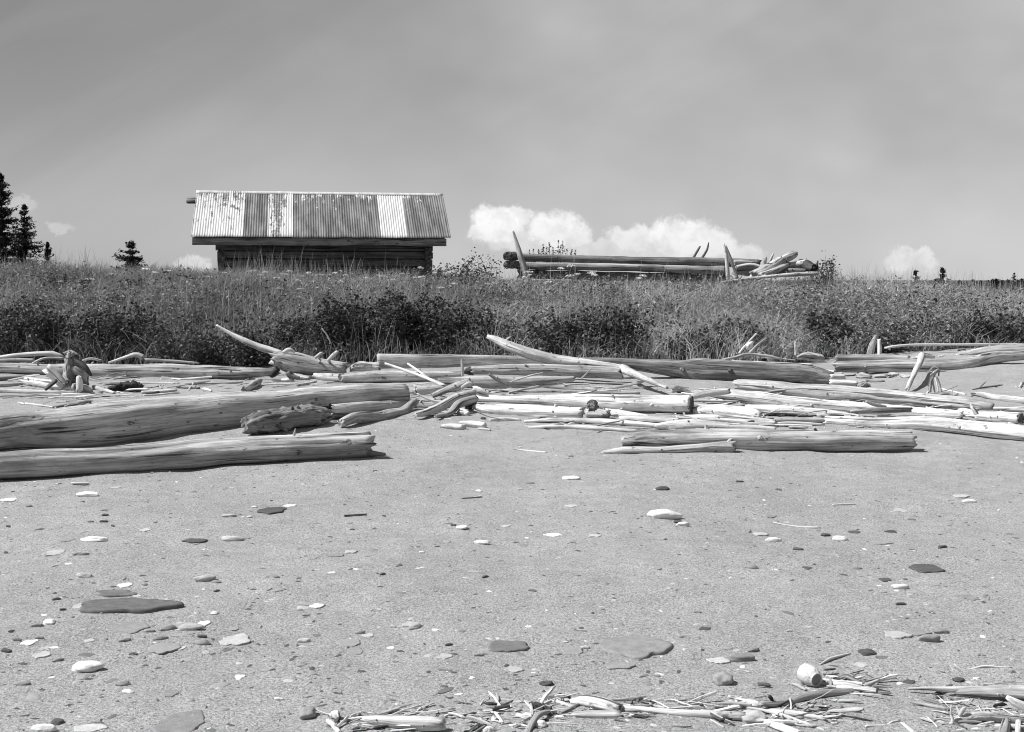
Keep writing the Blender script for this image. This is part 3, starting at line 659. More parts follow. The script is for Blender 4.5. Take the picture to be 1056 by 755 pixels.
# right
wood('driftwood_log', 'long round grey log rising to the right edge on the sand below the bank', 'log', [(861, 378, 5.6), (900, 378, 6.5), (950, 378, 7.4), (985, 377.5, 8), (1005, 374.5, 7.4), (1025, 369, 5.6), (1080, 364.5, 4.6)], 'm', rough=.06, bend=.15, kids=[('knot', [(999, 371, 2), (1001, 374, 3), (1002, 377, 2)], 'g')])
wood('driftwood_log', 'smaller grey log lying on the bank side of the long round log', 'log', [(862, 369, 3.4), (900, 369.5, 4), (937, 370, 4)], 'm', Y=16.6)
wood('driftwood_log', 'grey slab log on the bank at the right edge above the long round log', 'log', [(988, 366.5, 3), (1022, 361.5, 5), (1075, 360, 5)], 'm', Y=17)
wood('driftwood_pole', 'long thin pale pole lying level in the grass foot at the right', 'pole', [(912, 359, 1), (935, 356, 1.4), (1000, 355.5, 1.5), (1080, 355.5, 1.6)], 'p', Y=17.4)
wood('driftwood_pole', 'thin pale pole slanting up across the level pole at right', 'pole', [(1000, 363, .9), (1025, 358, 1.2), (1058, 355, 1)], 'p', Y=17.1)
wood('leaning_branch', 'pale bent branch leaning against the long round log', 'branch', [(950.5, 367, 3.6), (947.5, 376, 3.2), (943, 385, 2.8), (935.5, 402, 2.2)], 'p', Y=(15.6, 14.2), kids=[('branch_stub', [(951, 366, 3), (957, 367, 2.6), (964, 368.5, 1.4)], 'p', 15.6), ('branch_stub', [(951, 366, 2), (946, 369, 1.6), (941, 369, .8)], 'w', 15.6)])
wood('root_clump', 'upright clump of thin pale roots in front of the long round log', 'roots', [(959, 404, 1.2), (960, 392, 1.6), (963, 385, 2.2), (967, 381, 1.2)], 'p', Y=14, rough=.3,
     kids=[('root', [(964, 404.5, .9), (962, 394, 1.1), (962, 387, 1)], 'p', 14), ('root', [(968, 404, .8), (966, 394, 1), (964, 387, .9)], 'w', 14.05), ('root', [(971, 404, .8), (969, 396, .9), (966, 388, .8)], 'g', 14.1), ('root', [(958, 383, .7), (963, 378.5, .9), (968, 381, .9), (968, 388, .7)], 'p', 14), ('root', [(957, 398, .7), (960, 388, 1), (965, 384, 1)], 'g', 13.95)])
wood('driftwood_log', 'upper short white log by the rotten end of the dark log', 'log', [(857, 388.5, 2.6), (864, 388.5, 2.8), (871, 388.5, 2.6)], 'w', Y=14.3)
wood('driftwood_log', 'lower short white log with a dark hollow right end', 'log', [(856, 394.5, 3), (868, 395, 3.3), (883, 396, 3)], 'w', Y=13.8, cut='R')
wood('driftwood_stick', 'small grey knotted stick right of the lower white log', 'stick', [(886, 399, 1.4), (892, 396.5, 2), (897, 397.5, 1.4)], 'm', rough=.4)
wood('wood_chip', 'grey broken chunk just under the left end of the long round log', 'chip', [(884, 388, 1.8), (890, 387.5, 3), (898, 388.5, 1.8)], 'm', rough=.4)
wood('stake', 'broad pale split stake standing upright at the foot of the bank', 'stake', [(897, 367, 4.4), (899, 358, 4), (902, 350, 2.4), (903.5, 346, 1.2)], 'p', Y=16.9, wide=.6)
wood('stake', 'narrow white stake standing beside the broad pale one', 'stake', [(907, 367, 2), (907, 359, 2.1), (906.5, 350, 1.6)], 'w', Y=16.7)
wood('driftwood_stick', 'tall thin white stick leaning right out of the weeds', 'stick', [(762, 364, .9), (770, 355, 1.1), (780, 344, .9)], 'w', Y=16.6)
wood('driftwood_stick', 'shorter pale stick leaning parallel to the tall white one', 'stick', [(773, 364, 1), (781, 356, 1.3), (791, 348.5, 1.1)], 'p', Y=16.5)
wood('wood_chip', 'pale chunk caught between the two leaning sticks', 'chip', [(770, 360, 1.4), (773, 356, 2.8), (776, 352.5, 1.2)], 'w', Y=16.55, rough=.3)
wood('stake', 'thin white peg standing in the weeds above the dark log', 'stake', [(821, 366, 1.6), (820.5, 359, 1.2), (820, 352.5, .7)], 'w', Y=16.5)
wood('driftwood_stick', 'grey crooked stick lying on the weeds behind the dark log', 'stick', [(744, 371, 1), (762, 367.5, 1.6), (770, 365, 1), (790, 367, 1.5), (806, 370, 1)], 'g', Y=16.2)
wood('driftwood_stick', 'thin pale stick standing in the dark shrub behind the broken log', 'stick', [(332, 339, .6), (337.5, 346, .8), (341, 354, .6)], 'p', Y=16.9)
wood('driftwood_log', 'short pale log at the right edge, behind the broadest white log', 'log', [(1009, 428.5, 5), (1030, 430, 6), (1053, 431.5, 5.8)], 'w', cut='R')
wood('driftwood_stick', 'white pointed splinter standing up at the end of the long white log', 'splinter', [(1000.5, 417, .6), (1003, 421, 1.8), (1007, 427, 2.2)], 'w', Y=12)
wood('driftwood_stick', 'white splinter lying on the broadest white log at the right edge', 'splinter', [(1040, 436.5, 1.2), (1052, 441, 2), (1064, 445, 1.6)], 'w', Y=11.2)
wood('driftwood_log', 'grey pointed log slanting in from the right edge above the white logs', 'log', [(1002, 406, 1), (1012, 407, 2.6), (1032, 411, 3.6), (1075, 415, 4)], 'g')
wood('twig', 'dark forked twig lying on the raised sand at the right', 'twig', [(1003, 402, .6), (1012, 400, .8), (1022, 398.5, .8), (1034, 397, .6)], 'd', kids=[('twig_fork', [(1010, 400, .6), (1014, 396, .7), (1017, 393.5, .4)], 'd'), ('twig_fork', [(1026, 398, .6), (1030, 401.5, .8), (1032, 404, .5)], 'd')])

# the jumble that fills the gaps of the pile
wood('driftwood_log', 'white log lying low between the sawn bleached log and the long white log', 'log', [(700, 431, 3), (735, 431, 4), (775, 434, 4.4), (800, 436, 3)], 'w')
wood('plank', 'white flat slab just right of the short round stub', 'plank', [(640, 431, 2), (665, 433, 3.6), (700, 434.5, 3)], 'w', sq=4, wide=1.6, jag=.6)
wood('driftwood_log', 'pale worn log half sunk in front of the white slab log', 'log', [(690, 441.5, 2), (720, 440.5, 3.4), (765, 441, 3.4), (800, 442.5, 2)], 'p', jag=.7)
wood('driftwood_log', 'white rounded log under the long white log, near the middle of it', 'log', [(770, 420, 3), (800, 422, 4.4), (850, 426.5, 4.6), (885, 430, 3)], 'w', Y=(12.75, 12.3))
wood('driftwood_log', 'pale log at the back of the white pile, under the slanting grey log', 'log', [(736, 402, 3), (765, 406.5, 4), (790, 411, 3.5)], 'p', Y=13.45)
wood('driftwood_stick', 'pale thin stick lying on the sand under the leaning log', 'stick', [(560, 399, .8), (600, 401, 1.4), (640, 403, 1)], 'p')
wood('plank', 'pale grey flat strip half buried in the sand behind the sawn bleached log', 'plank', [(580, 404, .9), (620, 405, 1.5), (660, 405.5, 1)], 'g', sq=4, wide=2)
wood('wood_chip', 'grey upright fin of wood sticking out of the sand near the dark log', 'chip', [(693, 402, 3), (700, 401, 3.6), (712, 404, 1)], 'm', rough=.2, wide=.4)
wood('driftwood_stick', 'white broken stick end right of the dark hollow burl', 'stick', [(505, 433, 1), (520, 431.5, 1.6), (537, 433, 1)], 'w')
wood('driftwood_log', 'pale short log between the slanting grey log and the right edge', 'log', [(990, 424, 3), (1000, 426, 4.2), (1013, 430, 3)], 'w', jag=.8)
wood('driftwood_stick', 'pale thin pole lying on the raised sand at the right edge', 'stick', [(1006, 421, 1.4), (1030, 421.5, 2), (1070, 424, 1.8)], 'p')
wood('driftwood_stick', 'pale stick lying on the sand at the far left, below the far left log', 'stick', [(100, 395, .9), (140, 394.5, 1.4), (185, 396, .9)], 'p')
wood('driftwood_stick', 'grey thin pole lying behind the weeds on the sand, left of the round billet', 'stick', [(190, 395.5, .9), (220, 396, 1.5), (250, 394, 1)], 'm')
wood('driftwood_stick', 'dark short stick lying on the sand left of the round billet', 'stick', [(182, 399, 1), (196, 400, 1.4), (206, 400, 1)], 'd')
wood('driftwood_stick', 'white crooked stick low on the sand at the left edge', 'stick', [(-6, 408, 1), (14, 409, 1.5), (34, 408, 1.2), (44, 410, .7)], 'w')
wood('driftwood_stick', 'pale stick lying along the top of the huge smooth log', 'stick', [(148, 407.5, .8), (166, 407, 1.4), (185, 404.5, .9)], 'w')
wood('driftwood_stick', 'thin pale stick lying along the foot of the squared timber', 'stick', [(560, 377, .8), (576, 378, 1.1), (590, 378, .8)], 'p', Y=15.5)
wood('driftwood_stick', 'grey jagged stick among the stones under the far right log', 'stick', [(893, 392, 1), (903, 394, 1.5), (912, 392.5, .9)], 'd', rough=.3)
wood('driftwood_stick', 'dark thin stick in the gap behind the grey front log', 'stick', [(733, 443, .9), (748, 441, 1.5), (762, 441.5, 1)], 'd', Y=11.4)
wood('driftwood_stick', 'short grey stick lying across the long white log', 'stick', [(893, 414, 1.2), (902, 417.5, 1.8), (914, 419.5, 1.2)], 'g', Y=12.2)

ruin('fallen_log', 'grey log lying across the foot of the propped log, pointing at the camera', 'log', [(786, 284, 3.4), (800, 279, 3.2), (812, 273, 2.6)], 'p', (25.0, 26.2))
ruin('fallen_log', 'short dark log wedged under the tip of the propped log', 'log', [(800, 281, 3), (816, 280, 3.6), (830, 280, 3)], 'd', 26.0)
ruin('stake', 'small broken splinter standing behind the propped log', 'splinter', [(793, 272, 1.5), (796, 265, 1.3), (798, 261, .6)], 'm', 26.5)
ruin('wall_log', 'pale plank end jutting right past the upright stakes', 'plank', [(760, 275, 1.4), (775, 273, 1.8), (787, 276, 1.2)], 'p', 25.9)

ruin('wall_log', 'lowest log of the fallen wall, half hidden in the grass', 'log', [(536, 283, 4.4), (640, 285, 4.6), (750, 288, 5)], 'd', 27.0)
# ---------------------------------------------------------------- foreground wrack line
FG = 'sticks and splinters in the near wrack line'
def fw(name, label, cat, pts, tone, Y=None, **kw): return wood(name, label, cat, pts, tone, Y=Y, group=FG, **kw)
fw('driftwood_billet', 'thick white rounded billet at the bottom edge, left of centre', 'billet', [(374, 741.5, 2.5), (388, 743.5, 5.5), (420, 746, 7.6), (445, 747, 7.4), (457, 747, 6)], 'w', rough=.05, roundend=.4, bend=.1)
fw('driftwood_stick', 'short white stick at the far left of the near debris, lying crosswise', 'stick', [(338, 743, 2), (344, 748, 2.5), (350, 756, 2.2)], 'w')
fw('wood_chip', 'white angular chunk above the leftmost crosswise stick', 'chip', [(342, 738, 2.5), (346, 737, 3.8), (349, 742, 2.2)], 'w', rough=.3)
fw('driftwood_stick', 'grey stick running into the left end of the white billet', 'stick', [(351, 744.5, 1.4), (362, 743, 2), (374, 740.5, 1.2)], 'p')
fw('driftwood_stick', 'curved dark twig under the left end of the white billet', 'twig', [(361, 753, 1), (369, 749.5, 1.2), (376, 752, .9)], 'm')
fw('driftwood_stick', 'thin pale splinter lying behind the white billet', 'splinter', [(389, 735.5, .8), (406, 733, 1.4), (430, 733, 1.2)], 'p')
fw('wood_chip', 'small white crossed chips behind the right end of the white billet', 'chip', [(430, 733, 1.2), (435, 730, 1.8), (441, 726, 1.1)], 'w', kids=[('chip_piece', [(432, 727, 1.2), (438, 731, 1.6), (442, 736, 1.2)], 'w'), ('chip_piece', [(444, 734, 1.8), (449, 732, 2), (455, 730.5, 1.2)], 'p')])
fw('driftwood_stick', 'thin dark stick slanting up at the left of the crooked white one', 'stick', [(506, 733, 1.1), (517, 728, 1.2), (529, 722.5, .9)], 'd')
fw('driftwood_stick', 'white stick bent at a right angle at the bottom edge', 'stick', [(511, 735, 1.5), (516, 742, 1.9), (521, 749, 2), (527, 748.5, 1.6), (533, 747, 1.2)], 'w', bend=0)
fw('driftwood_stick', 'short pale stick left of the one bent at a right angle', 'stick', [(490, 736, .9), (498, 736, 1.3), (506, 735, 1)], 'p')
fw('driftwood_stick', 'white stick pointing up right, just left of the crooked one', 'stick', [(485, 753, 1.5), (493, 748, 1.8), (501, 744.5, 1.3)], 'w')
fw('driftwood_stick', 'dull grey stick beside the white one pointing up right', 'stick', [(491, 755, 1.4), (499, 750, 1.6), (506, 746, 1.1)], 'm')
fw('wood_chip', 'white round-ended chip at the bottom edge below the grey stick', 'chip', [(499, 754, 2.4), (504, 752.5, 3.6), (511, 754, 2.4)], 'w', rough=.25)
fw('driftwood_branch', 'thick curved grey branch rising from the bottom edge', 'branch', [(542, 760, 3.4), (548, 747, 3.4), (555, 737.5, 3), (567, 734, 2), (576, 735, 1.2)], 'm')
fw('driftwood_stick', 'long thin grey stick slanting up right to the white slab', 'stick', [(553, 745, 1.2), (570, 740, 1.6), (584, 733, 1.7), (598, 725.5, 1.4)], 'm')
fw('wood_chip', 'white blocky chip behind the thick curved branch', 'chip', [(538, 739, 2), (543, 738.5, 3.8), (549, 739, 2.4)], 'w', rough=.25)
fw('bark_strip', 'dark crumpled bark pieces between the curved branch and the white splinters', 'bark', [(545, 726, 1), (553, 729, 2.5), (562, 731.5, 2), (569, 730, .9)], 'k', rough=.6, wide=1.6)
fw('driftwood_stick', 'white splinter slanting down into the long thin grey stick', 'splinter', [(563, 721, .9), (578, 724.5, 1.9), (593, 730, 1.3)], 'w')
fw('driftwood_stick', 'upper white splinter running to the broad slab', 'splinter', [(570, 720.5, .6), (585, 722, 1.4), (600, 725.5, 1)], 'w')
fw('driftwood_stick', 'pale twig behind the dark crumpled bark', 'twig', [(529, 724, .7), (542, 724, .9), (556, 726.5, .8)], 'p')
fw('plank', 'broad white slab of wood, upper one of two, in the middle of the near debris', 'plank', [(591, 722, 3.4), (606, 722.5, 5), (622, 726, 5.4), (640, 731, 3.6)], 'w', sq=3.5, wide=1.5, jag=.4)
fw('plank', 'lower white slab under the broad one', 'plank', [(589, 737, 2), (612, 737, 3.2), (640, 737, 3.2)], 'w', sq=3.5, wide=1.7, jag=.5)
fw('driftwood_pole', 'long smooth grey pole in the near debris, from broad slab to flat stone', 'pole', [(637, 729, 2.2), (665, 731.5, 3), (700, 735, 3.8), (735, 736.5, 4.4), (768, 738, 4.4)], 'p', rough=.04, bend=.3, kids=[('branch_stub', [(661, 732, 2), (645, 733, 2.2), (639, 735.5, 1.4)], 'g')])
fw('driftwood_stick', 'thin dark curved twig below the long smooth pole', 'twig', [(632, 740.5, .9), (645, 745, 1), (665, 749, 1), (713, 749.5, .7)], 'd')
fw('driftwood_stick', 'white bowed twig above the long smooth pole', 'twig', [(660, 720, .8), (675, 723, 1.1), (690, 730.5, .9)], 'w')
fw('driftwood_stick', 'long thin pale twig lying parallel behind the smooth pole', 'twig', [(666, 726, .7), (700, 726.5, 1), (742, 724.5, .6)], 'p')
fw('driftwood_stick', 'short white stick slanting below the smooth pole', 'stick', [(733, 742, 1), (740, 746, 1.3), (747, 750, 1)], 'w')
fw('driftwood_stick', 'white thick splinter lying on the smooth pole', 'splinter', [(740, 730, 1), (756, 729.5, 2), (775, 731.5, 1.2)], 'w', lift=.015)
fw('driftwood_stick', 'long white split stick slanting down right past the flat pale stone', 'splinter', [(752, 728.5, .9), (775, 730.5, 1.7), (805, 737, 2), (850, 753, 1.4)], 'w')
fw('driftwood_stick', 'broad white splinter fanning right below the bent branch', 'splinter', [(790, 733, 1.6), (815, 735.5, 3), (835, 738.5, 3), (851, 742, 1)], 'w')
fw('driftwood_stick', 'white splintered slab at the bottom edge right of the flat pale stone', 'splinter', [(789, 745, 1.6), (803, 749, 3.4), (824, 757, 3.4)], 'w', wide=1.5)
fw('driftwood_branch', 'long bent grey branch lying in front of the white can', 'branch', [(783, 725.5, 2), (796, 726, 3.4), (812, 725, 4), (828, 719.5, 4.3), (850, 715.5, 4.2), (872, 714, 4.2), (884, 711.5, 3.2), (896, 706, 2.2), (907, 701, 1.4)], 'g', bend=.3,
   kids=[('branch_stub', [(891, 712, 2), (886, 716, 2), (880, 722.5, 1.6)], 'm'), ('branch_stub', [(797, 724, 1.5), (795, 720, 2), (793, 718, 1.6)], 'k')])
fw('driftwood_branch', 'forked pale branch leading away right behind the white can', 'branch', [(845, 686, 1.1), (855, 680, 1.5), (866, 676.5, 1.4), (877, 674, .9)], 'p', kids=[('branch_stub', [(861, 679, 1), (866, 681, 1.1), (871, 683.5, .9)], 'w')])
fw('driftwood_stick', 'dark flat stick in the shade right of the white can', 'stick', [(850, 690.5, 1), (855, 690.5, 1.3), (861, 689.5, .9)], 'd')
fw('plank', 'pale flat slab lying right of the white can behind the bent branch', 'plank', [(858, 704.5, 1.6), (872, 706.5, 3), (888, 709, 2.4)], 'w', sq=3.5, wide=1.7)
fw('bark_piece', 'grey bark scrap right of the white can', 'bark', [(862, 700.5, 1), (872, 698.5, 2.2), (882, 702, 2), (892, 705.5, .9)], 'm', wide=1.6, rough=.3)
fw('wood_chip', 'pale knotted chip left of the white can', 'chip', [(817, 705, 1.6), (823, 707, 2.4), (831, 711.5, 1.8)], 'p', rough=.4)
fw('bark_piece', 'dark tangled bark right of the tip of the bent branch', 'bark', [(893, 713, 1), (901, 711, 2.2), (908, 712, 1.6), (917, 713.5, .9)], 'k', rough=.5)
fw('split_log', 'smooth pale log split into two long tines pointing left, at the right edge', 'log', [(985, 714, 4), (1010, 714, 5.8), (1040, 715, 7.6), (1100, 717, 9)], 'p', rough=.03, bend=.05,
   kids=[('tine', [(936, 710, 1), (955, 709.8, 1.9), (980, 711, 3), (1012, 711.5, 4)], 'w'), ('tine', [(962, 717.5, .9), (978, 717.5, 1.8), (998, 718, 2.8), (1025, 718.5, 3.8)], 'p')])
fw('driftwood_stick', 'thin pale pole lying just behind the split pale log', 'pole', [(1012, 706, .7), (1035, 705, 1.2), (1075, 703, 1.3)], 'p')
fw('driftwood_stick', 'gnarled scrap of root at the tips of the split log', 'root', [(950, 721, .9), (957, 722.5, 1.4), (966, 725, 1.2), (976, 728, .8)], 'd', rough=.4)
fw('plank', 'white broken slab leaning on the split log at the right edge', 'plank', [(1039, 719, 2.2), (1048, 725, 4.4), (1062, 731, 5)], 'w', Y=4.05, sq=3, wide=.8)
fw('driftwood_branch', 'gnarled pale branch below the split log at the right', 'branch', [(979, 747.5, 2.6), (988, 743, 3.2), (1000, 740, 4.2), (1016, 738.5, 4.6), (1036, 741, 3.8), (1062, 744, 4.4)], 'p', rough=.2,
   kids=[('branch_stub', [(983, 744, 1.8), (981, 736, 1.5), (981, 728, 1)], 'p'), ('branch_stub', [(990, 738, 2), (993, 732, 2.4), (996, 729.5, 1.2)], 'g')])
fw('driftwood_log', 'thick grey stub at the bottom right corner', 'log', [(1038, 744, 4.4), (1036, 752, 5.2), (1033, 764, 5.4)], 'm')
fw('driftwood_stick', 'upright pale stick end beside the grey corner stub', 'stick', [(1050, 741, 2.4), (1050, 750, 2.8), (1049, 762, 2.8)], 'p')
fw('driftwood_stick', 'white pointed shard alone at the bottom edge on the right', 'splinter', [(929, 745, 1), (934, 748.5, 2), (943, 756, 2)], 'w')
fw('twig', 'crooked pale twig at the bottom edge left of the pointed shard', 'twig', [(893, 748.5, 1), (903, 748.5, 1.3), (914, 748, 1.2), (920, 744.5, 1), (928, 743, .8)], 'p')
fw('twig', 'crooked thin twig alone on the sand above the split log', 'twig', [(984, 684.5, 1), (990, 690, 1.3), (1000, 690.5, 1.2), (1015, 687, 1.2), (1030, 688, .9), (1043, 688, .6)], 'p')
fw('driftwood_stick', 'white curved stick alone on the open sand at the right', 'stick', [(797, 538.5, .5), (810, 541.5, .8), (826, 543.5, 1), (846, 544, .8)], 'w')
fw('driftwood_stick', 'straight white stick with a dark left tip far out on the sand', 'stick', [(858, 520.5, .8), (870, 520, .9), (882, 520, .7)], 'w')
fw('driftwood_stick', 'dark straight stick in the left middle of the open sand', 'stick', [(355, 532, 1), (366, 531.5, 1.2), (378, 530.5, .9)], 'd')
fw('driftwood_stick', 'thin dark stick in the centre of the open sand', 'stick', [(476, 514, .7), (486, 513.3, .8), (497, 512.5, .6)], 'd')

# ---------------------------------------------------------------- can
def lathe(prof, m=40):
    V = []; Fc = []
    for (r, z) in prof:
        for j in range(m):
            a = 2*math.pi*j/m; V.append((r*math.cos(a), r*math.sin(a), z))
    for i in range(len(prof)-1):
        for j in range(m):
            a = i*m+j; b = i*m+(j+1) % m; Fc.append((a, b, b+m, a+m))
    return V, Fc
def can():
    h = hit(840, 708); s = h.y/F
    R = 10.2*s
    m_, nt, out = newmat('crusted_white_metal')
    tc = N(nt, 'ShaderNodeTexCoord').outputs['Object']
    n1 = nz(nt, tc, 90, 5, .7); n2 = nz(nt, tc, 25, 4)
    c = mixv(nt, 1, ramp(nt, n1, [(.32, .3), (.45, .62), (.7, .78)]), ramp(nt, n2, [(.3, .8), (.6, 1)]), 'MULTIPLY')
    pbsdf(nt, out, c, .8, .3, n1, .8, .004)
    g_, nt, out = newmat('dull_grey_metal')
    tc = N(nt, 'ShaderNodeTexCoord').outputs['Object']
    pbsdf(nt, out, ramp(nt, nz(nt, tc, 50, 5, .7), [(.3, .13), (.7, .27)]), .6, .4)
    ax = Vector((.42, -.86, -.12)).normalized()
    rot = ax.to_track_quat('Z', 'Y')
    c0 = Vector((h.x-4*s, h.y+.02, h.z+R*.92))
    o = empty('can', c0); o.rotation_mode = 'QUATERNION'; o.rotation_quaternion = rot
    tag(o, 'white crusted can lying on its side with a grey round end facing the camera', 'can')
    P = [(0, -R*.8), (R*.9, -R*.8), (R*1.0, -R*.74), (R*.97, -R*.66), (R, -R*.5), (R, R*.35), (R*.96, R*.55), (R*.78, R*.85), (R*.66, R*.98), (R*.66, R*1.1)]
    V, Fc = lathe(P)
    V = [(x*(1+.02*mn.noise(Vector((x*60, y*60, z*60)))), y*(1+.02*mn.noise(Vector((x*60, y*60, z*60+9)))), z) for x, y, z in V]
    link('can_body', mesh_py('can_body', V, Fc), [m_], (0, 0, 0), o)
    V, Fc = lathe([(R*.58, R*1.0), (R*.60, R*1.14), (R*.66, R*1.17), (R*.70, R*1.14), (R*.70, R*1.05), (R*.64, R*1.0)])
    link('rim', mesh_py('rim', V, Fc), [m_], (0, 0, 0), o)
    V, Fc = lathe([(R*.6, R*1.06), (R*.45, R*1.05), (R*.2, R*1.055), (0.0001, R*1.06)])
    link('end_disc', mesh_py('end_disc', V, Fc), [g_], (0, 0, 0), o)
can()

# ---------------------------------------------------------------- stones
import bmesh
_bm = bmesh.new(); bmesh.ops.create_icosphere(_bm, subdivisions=4, radius=1)
ICO_V = [v.co.copy() for v in _bm.verts]; ICO_F = [tuple(v.index for v in f.verts) for f in _bm.faces]; _bm.free()
SG = 'stones lying on the sand'
def stone(label, x, y, w, h, tone, kind='r', name='stone', ang=0.0):
    hp = hit(x, y); s = hp.y/F
    W = w*s*.5
    dep = math.atan2(ZC-hp.z, hp.y); sd, cd = math.sin(dep), math.cos(dep)
    t = {'r': .3, 'f': .055, 'e': .035, 'b': .5}[kind]*W*2      # thickness above the sand
    t = min(t, .75*h*s/cd)
    D = max(.35*W, min(1.25*W, (h*s-t*cd)/sd*.5))
    if kind in 'fe': D = max(.3*W, min(1.3*W, (h*s-t*cd)/sd*.5))
    seed = random.random()*100; V = []
    ex = {'r': 2.3, 'f': 4.5, 'e': 4, 'b': 2.4}[kind]
    ca, sa = math.cos(ang), math.sin(ang)
    zt = t*.85 if kind in 'fe' else t*.62                     # half height; rest is below the sand
    z0 = t-zt
    for v in ICO_V:
        d = 1+.3*mn.noise(v*1.1+Vector((seed, 0, 0)))+.07*mn.noise(v*2.6+Vector((seed, 5, 0)))+.02*mn.noise(v*8+Vector((seed, 5, 3)))
        r2 = math.hypot(v.x, v.y)
        if kind in 'fe':
            # slab: polygonal outline, flat top, short rounded edge
            th = math.atan2(v.y, v.x)
            o_ = 1+.42*mn.noise(Vector((math.cos(th)*1.2, math.sin(th)*1.2, seed)))+.16*mn.noise(Vector((math.cos(th)*3, math.sin(th)*3, seed)))+.05*mn.noise(Vector((math.cos(th)*8, math.sin(th)*8, seed)))
            q = min(1, r2*1.25)**.9; q = q if r2 < .8 else 1.0
            k = (q/r2 if r2 > 1e-6 else 0)
            px, py = v.x*k*o_, v.y*k*o_
            pz = max(-1, min(1, v.z*1.7))*(1+.10*mn.noise(Vector((px*2.5, py*2.5, seed))))
            px *= 1-.10*max(0, abs(pz)-.55); py *= 1-.10*max(0, abs(pz)-.55)
            p = Vector((px*W, py*D, pz*zt))
        else:
            q = (abs(v.x)**ex+abs(v.y)**ex+abs(v.z)**ex)**(-1/ex)
            p = Vector((v.x*W*d*q, v.y*D*d*q, v.z*zt*d*q))
        V.append(Vector((p.x*ca-p.y*sa*1., p.x*sa+p.y*ca, p.z)))
    me = mesh_py(name, V, ICO_F)
    # the photo row is the middle of the visible stone
    o = link(name, me, [STONE[tone]], (hp.x, hp.y-t*.3, tz(hp.x, hp.y-t*.3)+z0-(.25*t if kind == 'e' else 0)))
    return tag(o, label, 'stone', SG)
T = stone
T('largest dark slate slab, pointed at its left end, low on the left', 134, 627, 95, 18, 'l', 'f', 'slate')
T('smaller dark slate lying just above the largest dark slab', 121, 613, 44, 8, 'l', 'f', 'slate')
T('pale wedge of stone poking out left of the largest dark slab', 88, 626, 26, 9, 'p', 'e')
T('bright white bean-shaped stone low on the left', 90, 691, 29, 14, 'w', 'r')
T('white angular stone to the upper left of the bright bean-shaped one', 31, 663, 16, 11, 'w', 'e')
T('small white pebble with a dark shadow left of the largest dark slab', 51, 643, 12, 7, 'w', 'r')
T('round pale flat stone sunk in the sand right of the largest slab', 241, 661, 33, 22, 'p', 'e')
T('sandy flat stone half buried with a curved dark right edge', 170, 669, 28, 14, 's', 'e')
T('grey flat stone buried flush just below the largest dark slab', 134, 648, 38, 12, 'g', 'e', 'slate')
T('long pale stone with a dark tip, right of the buried grey one', 197, 649, 25, 7, 'p', 'r')
T('white thin stone touching the long pale one from behind', 211, 643, 14, 5, 'w', 'f')
T('tiny bright pebble above the round pale sunken stone', 221, 633, 7, 4, 'w', 'r')
T('big grey flat stone cut by the bottom edge at the left', 187, 747, 52, 28, 'g', 'e', 'slate')
T('pale broad stone cut by the bottom edge left of the big grey one', 92, 752, 34, 9, 'p', 'e')
T('white stone cut by the bottom edge near the left corner', 45, 753, 24, 8, 'w', 'r')
T('small dark stone just above the white one near the bottom left corner', 59, 746, 13, 9, 'd', 'r')
T('rounded pale cobble standing left of the near driftwood', 317, 739, 18, 16, 's', 'b')
T('dark striated slate low in the middle of the sand', 524, 668, 46, 14, 'l', 'f', 'slate')
T('largest grey oval slab, flat and smooth, low in the middle', 655, 669, 70, 25, 'g', 'f', 'slate')
T('buried grey edge of stone showing under the largest oval slab', 638, 687, 32, 7, 'g', 'e')
T('grey flat stone left of the largest oval slab', 592, 672, 23, 8, 's', 'e')
T('rounded sand-coloured cobble below and right of the largest oval slab', 745, 704, 21, 16, 's', 'b')
T('pale irregular stone above the sand-coloured cobble', 738, 680, 22, 9, 'p', 'e')
T('lumpy grey stone right of the pale irregular one', 765, 681, 26, 9, 'g', 'r')
T('dark wedge-shaped stone above the near driftwood in the middle', 564, 706, 15, 7, 'd', 'r')
T('long pale stone leaning at the left of the three-stone cluster on the right', 925, 656, 28, 8, 'p', 'f')
T('grey flat stone at the back of the three-stone cluster', 946, 653, 30, 7, 'g', 'f')
T('sandy stone at the front of the three-stone cluster', 957, 661, 24, 9, 's', 'r')
T('small grey stone with a dark right end behind the three-stone cluster', 970, 653, 15, 5, 'g', 'r')
T('dark brown-grey stone above the right end of the bent branch', 894, 674, 16, 9, 'd', 'r')
T('dark flat stone alone on the right of the open sand', 956, 587, 34, 9, 'd', 'f', 'slate')
T('white stone lying below the lone dark flat stone at the right', 928, 607, 17, 6, 'w', 'r')
T('large white lumpy stone in the middle of the open sand', 684, 534, 33, 11, 'w', 'r')
T('small white stone split off right of the large white lumpy one', 704, 542, 13, 5, 'w', 'r')
T('thin dark sliver of stone between the two white lumpy ones', 699, 539, 9, 6, 'd', 'r')
T('white stone with a dark shadow below the curved white stick', 797, 558, 15, 5, 'w', 'r')
T('white oval stone to the right of the curved white stick', 866, 557, 15, 6, 'w', 'r')
T('dark small stone left of the white oval stone at the right', 851, 553, 10, 4, 'd', 'r')
T('dark flat chip behind the white oval stone at the right', 881, 549, 11, 4, 'd', 'f')
T('dark flat chip right of and level with the one behind the white oval stone', 919, 549, 12, 4, 'd', 'f')
T('thin pale flat stone right of the white oval stone', 905, 560, 32, 5, 's', 'e')
T('pale flat stone in the upper right of the open sand, topmost of two', 991, 512, 15, 4, 'p', 'f')
T('white pebble just below the topmost pale flat stone at the upper right', 999, 518, 13, 4, 'w', 'r')
T('pale low stone left of the two at the upper right of the sand', 930, 526, 15, 5, 'p', 'e')
T('wide white stone at the upper left of the sand below the front log', 91, 512, 21, 6, 'w', 'r')
T('white flat stone near the left edge below the front log', 8, 516, 15, 5, 'w', 'f')
